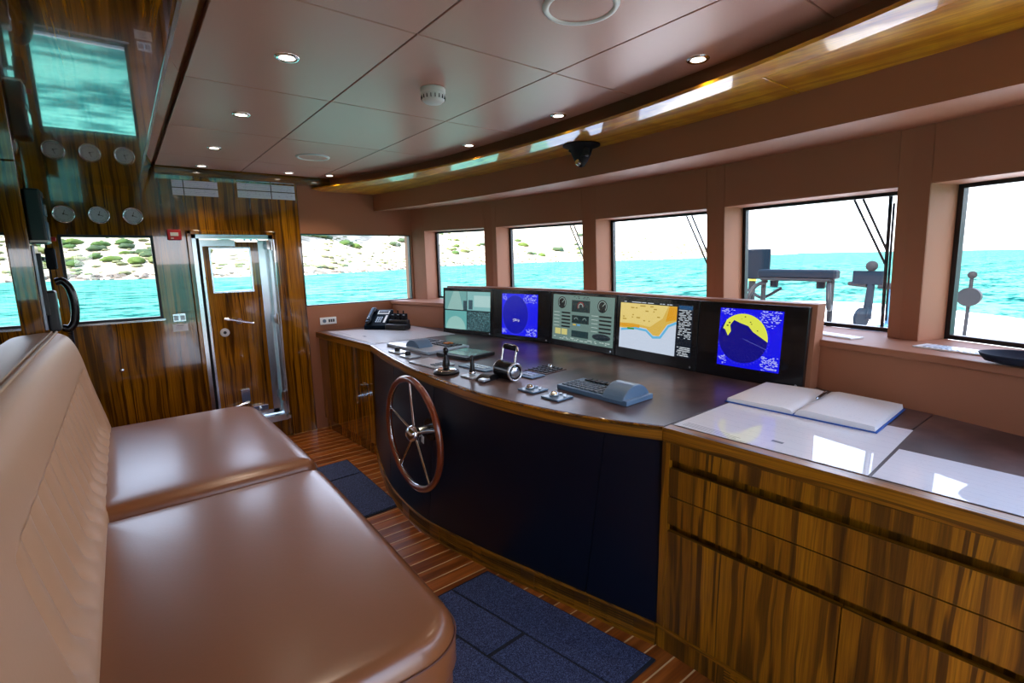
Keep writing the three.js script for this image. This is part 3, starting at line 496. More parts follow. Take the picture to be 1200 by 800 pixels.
// ------------------------------------------------------------------ steering wheel
{
  const t = thing('steering_wheel', 'varnished mahogany steering wheel with five chrome spokes', 'wheel', [1.075, 0.624, -2.235]);
  const R = 0.284; // plane of the wheel faces aft
  mesh('rim', new THREE.TorusGeometry(R, 0.0165, 14, 72).rotateY(Math.PI / 2), MAT.mahogany, t);
  mesh('rim_inlay', new THREE.TorusGeometry(R - 0.0135, 0.0055, 8, 72).rotateY(Math.PI / 2), MAT.chrome, t);
  for (let k = 0; k < 5; k++) { const a = Math.PI / 2 + k * Math.PI * 2 / 5; mesh('spoke', rod([0.012, Math.sin(a) * 0.03, Math.cos(a) * 0.03], [0, Math.sin(a) * (R - 0.01), Math.cos(a) * (R - 0.01)], 0.0085, 10, 0.006), MAT.chrome, t); }
  mesh('hub', lathe([[0, -0.03], [0.02, -0.03], [0.034, -0.022], [0.04, -0.008], [0.044, 0.004], [0.044, 0.014], [0.034, 0.02], [0.03, 0.03], [0, 0.03]]).rotateZ(-Math.PI / 2), MAT.chrome, t);
  mesh('shaft', rod([0.02, 0, 0], [0.115, 0, 0], 0.026, 18), MAT.steel, t);
  mesh('flange', cyl(0.06, 0.06, 0.016).rotateZ(Math.PI / 2).translate(0.105, 0, 0), MAT.blackGloss, t);
  const tg = mesh('tag', rbox(0.002, 0.04, 0.026, 0.0008, 0.045, -0.03, 0.028), MAT.white, t); tg.rotation.x = 0.2;
}

// ------------------------------------------------------------------ instruments let into the console top
function plate(name, label, cat, x, z, w, d, mat, turn = 0, h = 0.008) { const t = thing(name, label, cat, [x, DESK, z], turn); mesh('plate', rbox(w, h, d, 0.003, 0, h / 2 + 0.0005, 0), mat, t); return t; }
function keys(t, x0, x1, z0, z1, nx, nz, y, mat, name = 'key') { const w = (x1 - x0) / nx, d = (z1 - z0) / nz, g = rbox(w * 0.76, 0.007, d * 0.76, 0.002); for (let i = 0; i < nx; i++) for (let j = 0; j < nz; j++) { const m = mesh(name, g, mat, t); m.position.set(x0 + (i + 0.5) * w, y, z0 + (j + 0.5) * d); } }
const humpGeo = (w, d, h) => { const s = new THREE.Shape(); s.moveTo(-w / 2, 0); s.quadraticCurveTo(-w * 0.3, h, 0, h); s.quadraticCurveTo(w * 0.3, h, w / 2, 0); return new THREE.ExtrudeGeometry(s, { depth: d, bevelEnabled: true, bevelSize: 0.004, bevelThickness: 0.006, bevelSegments: 2, curveSegments: 10 }).translate(0, 0, -d / 2); };
{
  const k1 = plate('control_keyboard', 'pale grey control keyboard with dark palm hump behind the small knob plates', 'keyboard', 1.64, -3.10, 0.34, 0.52, MAT.panelPale, 0.1, 0.02);
  keys(k1, -0.02, 0.15, -0.22, -0.05, 4, 5, 0.024, MAT.keyGrey); keys(k1, 0.02, 0.15, 0.0, 0.22, 3, 6, 0.024, MAT.black);
  mesh('palm_hump', humpGeo(0.17, 0.1, 0.045).rotateY(Math.PI / 2).translate(-0.08, 0.02, 0.02), MAT.panelGrey, k1);
  mesh('orange_keys', [rbox(0.02, 0.008, 0.05, 0.002, 0.11, 0.03, 0.12), rbox(0.02, 0.008, 0.05, 0.002, 0.08, 0.03, 0.12)], std({ color: rgb(0.6, 0.2, 0.03), roughness: 0.5 }), k1);
  const tb = plate('touch_panel', 'tilted dark panel with a pale green screen beside the joystick', 'panel', 1.675, -2.655, 0.25, 0.28, MAT.black, 0.18, 0.02);
  mesh('screen', rbox(0.19, 0.002, 0.22, 0.0008, 0.01, 0.0215, 0.01), phy({ color: rgb(0.16, 0.3, 0.27), roughness: 0.25, clearcoat: 1, clearcoatRoughness: 0.02 }), tb);
  const kp = (label, x, z) => { const t = plate('knob_plate', label, 'switch', x, z, 0.085, 0.13, MAT.panelPale, 0.1); mesh('knob', lathe([[0, 0.026], [0.012, 0.026], [0.017, 0.02], [0.019, 0], [0, 0]]).translate(0, 0.008, -0.02), MAT.black, t); };
  kp('pale plate with a black knob nearest the port chart', 1.40, -3.05); kp('pale plate with a black knob between keyboard and joystick plate', 1.385, -2.86);
  const jp = plate('bow_thruster_console', 'pale glossy plate beside the thruster joystick', 'panel', 1.385, -2.575, 0.15, 0.27, MAT.panelPale, 0.1); keys(jp, -0.05, 0.05, 0.05, 0.11, 3, 2, 0.01, MAT.keyGrey, 'button');
  const j = thing('joystick', 'black thruster joystick on a round chrome-topped base', 'joystick', [1.325, DESK, -2.30]);
  mesh('base', lathe([[0, 0.02], [0.05, 0.02], [0.068, 0.016], [0.07, 0.002], [0, 0.001]]), MAT.black, j);
  mesh('dial', lathe([[0, 0.027], [0.045, 0.027], [0.055, 0.022], [0.056, 0.019], [0, 0.019]]), MAT.chrome, j);
  mesh('stick', lathe([[0, 0.145], [0.009, 0.142], [0.015, 0.13], [0.014, 0.118], [0.009, 0.108], [0.010, 0.095], [0.018, 0.07], [0.022, 0.045], [0.018, 0.027], [0, 0.027]]), MAT.blackGloss, j);
  const sp = plate('status_panel', 'blue grey glossy panel behind the thin control lever', 'panel', 1.525, -2.29, 0.1, 0.24, MAT.panelGrey, 0.1); keys(sp, -0.03, 0.03, -0.08, 0.08, 2, 4, 0.01, MAT.panelPale, 'button');
  const lv = plate('control_lever', 'thin upright chrome control lever on a small square plate', 'lever', 1.385, -2.135, 0.085, 0.1, MAT.panelPale, 0.1);
  mesh('stick', lathe([[0, 0.115], [0.008, 0.114], [0.009, 0.09], [0.007, 0.088], [0.011, 0.075], [0.013, 0.04], [0.016, 0.035], [0.016, 0.008], [0, 0.008]]), MAT.black, lv); mesh('collar', lathe([[0.014, 0.03], [0.019, 0.027], [0.019, 0.012], [0.014, 0.009]]), MAT.chrome, lv);
  const wd = thing('trim_lever', 'low black wedge lever lying beside the throttle', 'lever', [1.415, DESK, -2.035], 0.25); mesh('body', humpGeo(0.12, 0.06, 0.026), MAT.black, wd); mesh('tip', rbox(0.05, 0.012, 0.04, 0.004, -0.055, 0.012, 0.02), MAT.panelPale, wd);
  // throttle
  const th = thing('throttle', 'black drum throttle with a chrome bail handle on the console edge', 'throttle', [1.495, DESK, -1.975]);
  mesh('drum', new THREE.CylinderGeometry(0.047, 0.047, 0.12, 36).rotateX(Math.PI / 2).translate(0, 0.045, 0), MAT.blackGloss, th);
  for (const s of [-1, 1]) { mesh('ring', new THREE.TorusGeometry(0.042, 0.006, 10, 36).translate(0, 0.045, s * 0.062), MAT.chrome, th); mesh('cap', lathe([[0, 0.012], [0.024, 0.01], [0.028, 0.002], [0.028, 0]]).rotateX(s * Math.PI / 2).translate(0, 0.045, s * 0.06), MAT.steel, th); }
  mesh('handle', [rod([0, 0.07, -0.055], [0.02, 0.163, -0.055], 0.006), rod([0, 0.07, 0.055], [0.02, 0.163, 0.055], 0.006), tube([[0.02, 0.16, -0.055], [0.022, 0.172, -0.04], [0.022, 0.173, 0.04], [0.02, 0.16, 0.06], [0.012, 0.15, 0.068]], 0.006)], MAT.chrome, th);
  mesh('grip', rod([0.02, 0.162, -0.045], [0.02, 0.162, 0.045], 0.014, 16), MAT.rubber, th);
  const bp = plate('indicator_panel', 'blue grey panel behind the throttle drum', 'panel', 1.62, -1.95, 0.1, 0.13, MAT.panelGrey, 0.1); keys(bp, -0.03, 0.03, -0.04, 0.04, 2, 2, 0.01, MAT.panelPale, 'button');
  const bc = plate('button_cluster', 'flush dark button cluster between throttle and monitors', 'switch', 1.775, -2.0, 0.17, 0.16, MAT.desk, 0.1, 0.004);
  keys(bc, -0.075, 0.075, -0.07, 0.07, 4, 5, 0.006, MAT.black, 'button'); mesh('knob', lathe([[0, 0.024], [0.01, 0.024], [0.013, 0], [0, 0]]).translate(0.03, 0.004, 0.01), MAT.chrome, bc);
  const pd = (label, z) => { const t = plate('trackball_plate', label, 'trackball', 1.447, z, 0.1, 0.105, MAT.panelGrey, 0.06); mesh('ball', lathe([[0, 0.03], [0.012, 0.028], [0.02, 0.02], [0.023, 0.008], [0, 0.008]]).translate(-0.008, 0, -0.01), MAT.chrome, t); for (const [x, zz] of [[0.03, -0.005], [0.03, 0.02], [0.012, 0.035]]) mesh('button', cyl(0.007, 0.007, 0.008, x, 0.011, zz, 12), MAT.panelPale, t); };
  pd('square blue trackball plate beside the throttle', -1.72); pd('square blue trackball plate beside the long grey keyboard', -1.555);
  const k2 = plate('radar_keyboard', 'long blue grey radar keyboard with rounded palm rest on the dark worktop', 'keyboard', 1.65, -1.47, 0.185, 0.40, MAT.panelGrey, 0.04, 0.022);
  keys(k2, -0.08, 0.03, -0.185, 0.06, 4, 9, 0.025, MAT.keyGrey); keys(k2, 0.035, 0.085, -0.15, 0.06, 1, 7, 0.03, MAT.black);
  mesh('palm_rest', humpGeo(0.18, 0.1, 0.05).translate(0, 0.02, 0.125), MAT.panelGrey, k2);
}

// ------------------------------------------------------------------ charts, log book, telephone
function flat(name, label, cat, pts, y, mat, th = 0.0012) { const m = mesh(name, prism(pts, DESK + y, DESK + y + th), mat); const p = m.geometry.attributes.position, uv = new Float32Array(p.count * 2), xs = pts.map((q) => q[0]), zz = pts.map((q) => q[1]), x0 = Math.min(...xs), x1 = Math.max(...xs), z0 = Math.min(...zz), z1 = Math.max(...zz); for (let i = 0; i < p.count; i++) { uv[2 * i] = (p.getZ(i) - z0) / (z1 - z0); uv[2 * i + 1] = (p.getX(i) - x0) / (x1 - x0); } m.geometry.setAttribute('uv', new THREE.BufferAttribute(uv, 2)); return tag(m, label, cat); }
const chartTex = (s, bands) => canvasTex(1024, 768, (g, w, h) => { g.fillStyle = '#e9edf6'; g.fillRect(0, 0, w, h); g.lineWidth = 2; g.strokeStyle = '#ccd4e2'; for (let k = 0; k < 10; k++) { g.beginPath(); const y = h * (k + 0.5) / 10; g.moveTo(0, y); for (let x = 0; x <= w; x += 16) g.lineTo(x, y + 30 * (fbm(x / w, k / 10, 6, 10, 3, s) - 0.5)); g.stroke(); } marks(g, 40, 40, w - 80, h - 80, 200, '#cdd4e2', 3); if (bands) { g.fillStyle = '#7d8798'; for (let k = 0; k < 4; k++) g.fillRect(w * 0.06, h * (0.90 + k * 0.02), w * (0.25 + 0.2 * rnd()), 4); g.fillRect(w * 0.52, h * 0.8, w * 0.06, h * 0.03); g.fillRect(w * 0.85, h * 0.95, w * 0.05, h * 0.012); } });
const chartMat = (t) => phy({ map: t, roughness: 0.5, clearcoat: 1, clearcoatRoughness: 0.015 });
flat('sea_chart', 'large pale sea chart under film beneath the open log book', 'chart', [[1.525, -1.015], [1.56, -0.423], [2.085, -0.45], [2.05, -1.03]].reverse(), 0.0006, chartMat(chartTex(3, true)));
flat('sea_chart', 'long pale sea chart under film at the starboard end of the desk', 'chart', [[1.562, -0.414], [1.60, 0.30], [1.88, 0.30], [1.85, -0.428]].reverse(), 0.0006, chartMat(chartTex(5, false)));
flat('sea_chart', 'pale sea chart under film beside the desk telephone', 'chart', [[1.415, -3.50], [2.10, -3.48], [2.08, -4.20], [1.36, -4.40]], 0.0006, chartMat(chartTex(9, true)));
{
  const t = thing('log_book', 'open blue log book with blank white pages and a pen in the fold', 'book', [2.13, DESK + 0.002, -0.79], 0.05);
  mesh('cover', rbox(0.385, 0.005, 0.53, 0.002, 0, 0.0028, 0), MAT.blueCover, t);
  const pageTex = canvasTex(512, 512, (g, w, h) => { g.fillStyle = '#e4e7ec'; g.fillRect(0, 0, w, h); g.fillStyle = '#c9d2e0'; for (let k = 2; k < 24; k++) g.fillRect(20, k * 20, w - 40, 1.5); marks(g, 30, 60, w - 60, h - 120, 60, '#b9c2cf', 2); });
  const pm = std({ map: pageTex, roughness: 0.75 });
  for (const s of [-1, 1]) { const rows = []; const prof = [[0.003, 0.008], [0.012, 0.024], [0.04, 0.03], [0.10, 0.028], [0.18, 0.025], [0.255, 0.022], [0.258, 0.005]].map(([z, y]) => [z * s, s > 0 ? y : y * 0.75 + 0.002]); for (const x of [-0.188, 0.188]) rows.push(prof.map(([z, y]) => [x, y, z])); const g1 = sheet(s > 0 ? rows : rows.slice().reverse());
    const cap = (x) => { const sh = new THREE.Shape([[prof[0][0], 0.005], ...prof.map(([z, y]) => [z, y])].map((q) => new THREE.Vector2(...q))); return new THREE.ShapeGeometry(sh).rotateY(-Math.PI / 2).translate(x, 0, 0); };
    mesh('pages', [g1, cap(-0.188), cap(0.188)], pm, t); }
  const pen = thing('pen', 'black ballpoint pen lying in the fold of the log book', 'pen', [2.2, DESK + 0.036, -0.785], 0.02);
  mesh('barrel', rod([-0.065, 0, 0.01], [0.055, 0, 0], 0.0055), MAT.blackGloss, pen); mesh('tip', rod([-0.065, 0, 0.01], [-0.082, -0.001, 0.0115], 0.005, 10, 0.0015), MAT.chrome, pen); mesh('clip', box(0.04, 0.002, 0.003, 0.03, 0.0065, 0.002), MAT.chrome, pen);
}
{
  const t = thing('desk_telephone', 'dark desk telephone with tilted display standing on the port desk', 'telephone', [1.79, DESK + 0.002, -4.28], -Math.PI / 2 + 0.75);
  // local: x right, z towards the user
  const wedge = new THREE.ExtrudeGeometry(new THREE.Shape([[-0.10, 0], [0.10, 0], [0.10, 0.03], [-0.08, 0.15], [-0.10, 0.15]].map((q) => new THREE.Vector2(...q))), { depth: 0.19, bevelEnabled: true, bevelSize: 0.004, bevelThickness: 0.004, bevelSegments: 2 }).rotateY(-Math.PI / 2).translate(0.095, 0.004, 0);
  mesh('body', wedge, MAT.gym, t);
  const tilt = Math.atan2(0.12, 0.18), place = (g, x, s, lift = 0.004) => g.rotateX(tilt).translate(x, 0.094 - s * Math.sin(tilt) + lift, 0.01 + s * Math.cos(tilt));
  { const dp = mesh('display', place(rbox(0.11, 0.006, 0.05, 0.002), 0.03, -0.07), MAT.white, t); mesh('display_glass', place(rbox(0.09, 0.004, 0.022, 0.001), 0.03, -0.07, 0.008), MAT.black, dp); }
  mesh('handset', [place(rbox(0.045, 0.03, 0.06, 0.012, 0, 0, 0, 3), -0.07, -0.075, 0.02), place(rbox(0.045, 0.03, 0.06, 0.012, 0, 0, 0, 3), -0.07, 0.075, 0.02), place(rbox(0.036, 0.02, 0.17, 0.009, 0, 0, 0, 3), -0.07, 0, 0.036)], MAT.blackGloss, t);
  for (let i = 0; i < 3; i++) for (let j = 0; j < 4; j++) mesh('key', place(rbox(0.014, 0.004, 0.012, 0.001), -0.005 + i * 0.02, 0.0 + j * 0.02, 0.005), MAT.panelPale, t);
  mesh('label_strip', place(rbox(0.02, 0.003, 0.10, 0.001), 0.073, 0.02, 0.004), MAT.white, t);
  const r = thing('radio_charger', 'black charger dock with handheld radios beside the desk telephone', 'charger', [1.88, DESK + 0.002, -4.075], -Math.PI / 2 + 0.6);
  mesh('dock', [rbox(0.2, 0.05, 0.11, 0.012, 0, 0.026, 0.01, 3), rbox(0.19, 0.05, 0.05, 0.01, 0, 0.06, -0.02)], MAT.black, r);
  for (const x of [-0.055, 0.0, 0.055]) { const hs = mesh('handset', [rbox(0.044, 0.09, 0.03, 0.006, x, 0.095, -0.022), cyl(0.006, 0.006, 0.03, x - 0.012, 0.15, -0.022, 10)], MAT.rubber, r); mesh('indicator', box(0.02, 0.004, 0.002, x, 0.128, -0.006), MAT.panelPale, hs); }
  const sc = thing('wall_socket', 'white double wall socket plate on brown leather beside the telephone', 'socket', [1.405, 0.975, ZP + 0.001]);
  mesh('plate', rbox(0.145, 0.062, 0.01, 0.003, 0, 0, 0.002), MAT.white, sc); mesh('outlet', cyl(0.016, 0.016, 0.004, 0, 0, 0, 20).rotateX(Math.PI / 2).translate(-0.035, 0, 0.008), MAT.keyGrey, sc); for (let k = 0; k < 3; k++) mesh('switch', rbox(0.014, 0.026, 0.004, 0.001, 0.008 + k * 0.019, 0, 0.008), MAT.black, sc);
}

// ------------------------------------------------------------------ things on the sill
{
  const vent = (label, pts) => { const t = thing('defroster_vent', label, 'vent', [0, SILL, 0]); const [a, b, c, d] = pts, at = (u, v, y) => [lerp(lerp(a[0], b[0], u), lerp(d[0], c[0], u), v), y, lerp(lerp(a[1], b[1], u), lerp(d[1], c[1], u), v)];
    mesh('frame', prism(pts, 0.0003, 0.006), MAT.white, t); const n = 22, s = []; for (let k = 0; k < n; k++) { const u0 = 0.06 + 0.88 * k / n, u1 = u0 + 0.88 / n * 0.55; const A = at(u0, 0.15, 0), B = at(u1, 0.15, 0), C2 = at(u1, 0.85, 0), D = at(u0, 0.85, 0); s.push(prism([[A[0], A[2]], [B[0], B[2]], [C2[0], C2[2]], [D[0], D[2]]], 0.006, 0.008)); } mesh('louvres', s, MAT.panelPale, t); };
  vent('white slatted defroster vent on the sill behind the radar echo monitor', [[2.62, -1.12], [2.52, -0.80], [2.60, -0.775], [2.70, -1.10]].reverse());
  vent('white slatted defroster vent on the sill under the black cap', [[2.50, -0.575], [2.39, -0.12], [2.49, -0.09], [2.60, -0.55]].reverse());
  const t = thing('cap', 'black cap lying upturned on the window sill', 'cap', [2.335, SILL + 0.003, -0.235], 0.35);
  mesh('crown', new THREE.LatheGeometry([[0.0, 0.002], [0.055, 0.003], [0.08, 0.012], [0.092, 0.035], [0.094, 0.042], [0.09, 0.042], [0.087, 0.034], [0.074, 0.016], [0, 0.008]].map((q) => new THREE.Vector2(...q)), 32).scale(1.0, 0.85, 1.25), std({ color: rgb(0.008, 0.013, 0.03), roughness: 0.85 }), t);
  const br = []; for (let i = 0; i <= 1; i++) { const row = []; for (let k = 0; k <= 16; k++) { const a = -0.9 + 1.8 * k / 16, r = i ? 0.155 - 0.03 * (a / 0.9) ** 2 : 0.09; row.push([Math.sin(a) * r * 0.95, 0.04 - i * 0.012 - 0.01 * (a * a), Math.cos(a) * r * 1.2]); } br.push(row); }
  mesh('peak', merge([sheet(br), sheet(br.map((r) => r.map(([x, y, z]) => [x, y - 0.003, z])).reverse())]), std({ color: rgb(0.01, 0.02, 0.045), roughness: 0.7 }), t);
}

// ------------------------------------------------------------------ bench
{
  const b = thing('bench', 'long tan leather pilot bench with channelled backrest', 'bench', [0, 0, 0]);
  const Z0 = -3.66, ZM = -2.345, Z1 = -1.0;
  const bow = (o) => o.map(([x, z]) => [x > 0.3 ? x + 0.045 * (1 - ((z + 2.0) / 1.7) ** 2) * sst(0.3, 0.6, x) : x, z]);
  const prof = [[0.004, 0.40], [0.0, 0.41], [0.0, 0.475], [0.006, 0.505], [0.016, 0.528], [0.032, 0.543], [0.055, 0.55]];
  const oA = bow(rrect(-0.22, 0.60, Z0, ZM - 0.004, [0.07, 0.15, 0.065, 0.07])), oB = bow(rrect(-0.22, 0.60, ZM + 0.004, Z1, [0.07, 0.065, 0.14, 0.07]));
  for (const [o, k] of [[oA, 0], [oB, 1]]) {
    const s = mesh('seat_cushion', pillow(o, prof.map(([d, y]) => [d, y + (k ? 0 : 0.022)]), 0.012, 14), MAT.seat, b);
    mesh('seam', new THREE.TubeGeometry(new THREE.CatmullRomCurve3(o.map(([x, z]) => V(x, 0.492 + (k ? 0 : 0.022), z)), true), 220, 0.0028, 6, true), MAT.piping, s);
  }
  mesh('base', [prism(bow(rrect(-0.5, 0.585, Z0 + 0.01, Z1 - 0.012, [0.02, 0.13, 0.12, 0.02])).reverse(), 0.0, 0.402)], MAT.seat, b);
  // backrest: one surface swept along z, the channelled panel set into it
  const P = [[-0.20, 0.40], [-0.150, 0.52], [-0.158, 0.60], [-0.178, 0.70], [-0.198, 0.80], [-0.213, 0.88], [-0.222, 0.94], [-0.235, 1.01], [-0.252, 1.07], [-0.278, 1.118], [-0.312, 1.14], [-0.36, 1.148], [-0.42, 1.145], [-0.50, 1.13], [-0.53, 1.10], [-0.535, 1.0], [-0.52, 0.40]];
  const cr = new THREE.CatmullRomCurve3(P.map(([x, y]) => V(x, y, 0)), false, 'centripetal'), NV = 96, NU = 230, rows = [], zEnd = -0.86;
  const pts = cr.getPoints(NV), cx = -0.36, cy = 0.8;
  for (let i = 0; i <= NU; i++) {
    const z = Z0 + (zEnd - Z0) * i / NU, row = [], de = Math.min(z - Z0, zEnd - z), end = de < 0.05 ? 1 - Math.sqrt(Math.max(0, 1 - (1 - de / 0.05) ** 2)) : 0;
    for (let j = 0; j <= NV; j++) {
      const p = pts[j]; let x = p.x, y = p.y;
      if (x > -0.3 && y < 1.02) {
        const m = sst(-3.52, -3.46, z) * (1 - sst(-1.34, -1.26, z)) * (1 - sst(0.93, 0.955, y)) * sst(0.56, 0.64, y), ch = Math.abs(Math.sin((z + 3.49) / 0.14 * Math.PI));
        x += m * (-0.078 + 0.052 * ch ** 0.6);
      }
      x = lerp(x, cx, end * 0.13); y = lerp(y, cy, end * 0.09);
      row.push([x, y, z]);
    }
    rows.push(row);
  }
  const g = sheet(rows), q = g.attributes.uv, pp = g.attributes.position; for (let i = 0; i < pp.count; i++) q.setXY(i, pp.getZ(i), pp.getX(i) + pp.getY(i));
  const cap = (z, f) => { const s = new THREE.ShapeGeometry(new THREE.Shape(rows[f ? 0 : NU].map(([x, y]) => new THREE.Vector2(x, y)))); return s.translate(0, 0, z); };
  { const ix = g.index.array; for (let i = 0; i < ix.length; i += 3) { const t = ix[i]; ix[i] = ix[i + 1]; ix[i + 1] = t; } g.computeVertexNormals(); }
  const br = mesh('backrest', [g, cap(Z0, 1), cap(zEnd, 0)], MAT.back, b);
  mesh('piping', [tube([[-0.318, 1.146, Z0 + 0.03], [-0.318, 1.146, -2.3], [-0.318, 1.146, zEnd - 0.03]], 0.0055, 40), tube([[-0.338, 1.149, Z0 + 0.03], [-0.338, 1.149, -2.3], [-0.338, 1.149, zEnd - 0.03]], 0.0045, 40)], MAT.pipingLight, br);
}
// post behind the bench with the radio and the handset
{
  const t = thing('wooden_post', 'square wooden post rising to the ceiling at the port end of the bench', 'post', [0, 0, 0]);
  mesh('shaft', metreUV(rbox(0.092, 2.04, 0.26, 0.006, -0.417, 1.02, -3.83)), MAT.wood, t);
  const r = thing('wall_radio', 'black marine radio set mounted high on the wooden post', 'radio', [-0.37, 1.62, -3.80]);
  mesh('body', rbox(0.07, 0.29, 0.16, 0.012, 0.036, 0.145, 0, 3), MAT.black, r); mesh('display', rbox(0.006, 0.10, 0.12, 0.002, 0.073, 0.20, 0), phy({ color: rgb(0.03, 0.10, 0.17), roughness: 0.2, clearcoat: 1 }), r);
  mesh('keypad', rbox(0.008, 0.10, 0.11, 0.002, 0.072, 0.07, 0), MAT.panelGrey, r); mesh('trim', rbox(0.075, 0.012, 0.165, 0.003, 0.036, 0.012, 0), MAT.white, r); mesh('red_knob', rod([0.07, 0.03, -0.055], [0.095, 0.03, -0.055], 0.012, 14), MAT.red, r);
  const bk = thing('microphone', 'small black microphone hanging below the radio on the post', 'microphone', [-0.37, 1.48, -3.87]);
  mesh('body', rbox(0.045, 0.12, 0.06, 0.012, 0.06, 0.06, 0, 3), MAT.rubber, bk); mesh('bracket', span(0.0, 0.045, 0.05, 0.07, -0.012, 0.012), MAT.steel, bk);
  const pl = thing('mounting_panel', 'pale narrow mounting panel on the post behind the handset', 'panel', [-0.37, 1.15, -3.80]);
  mesh('board', rbox(0.012, 0.46, 0.14, 0.003, 0.006, 0.23, 0), MAT.panelPale, pl); mesh('cable_duct', rbox(0.02, 0.34, 0.03, 0.004, 0.02, 0.25, 0.04), MAT.black, pl);
  const h = thing('intercom_handset', 'black curved intercom handset on its cradle on the post', 'telephone', [-0.358, 1.12, -3.80]);
  mesh('cradle', rbox(0.05, 0.23, 0.10, 0.014, 0.026, 0.13, 0, 3), MAT.black, h);
  mesh('handset', tube([[0.055, 0.29, 0.0], [0.085, 0.295, 0.0], [0.112, 0.25, 0.0], [0.122, 0.16, 0.0], [0.112, 0.07, 0.0], [0.085, 0.025, 0.0], [0.055, 0.03, 0.0]], 0.02, 40, 12), MAT.blackGloss, h);
  mesh('cord', tube(Array.from({ length: 40 }, (_, k) => [0.085 + 0.012 * Math.cos(k * 1.6), 0.02 - k * 0.0025, 0.012 * Math.sin(k * 1.6)]), 0.003, 160, 6), MAT.rubber, h);
  mesh('chrome_keys', [rbox(0.004, 0.05, 0.05, 0.001, 0.052, 0.17, 0)], MAT.chrome, h);
}

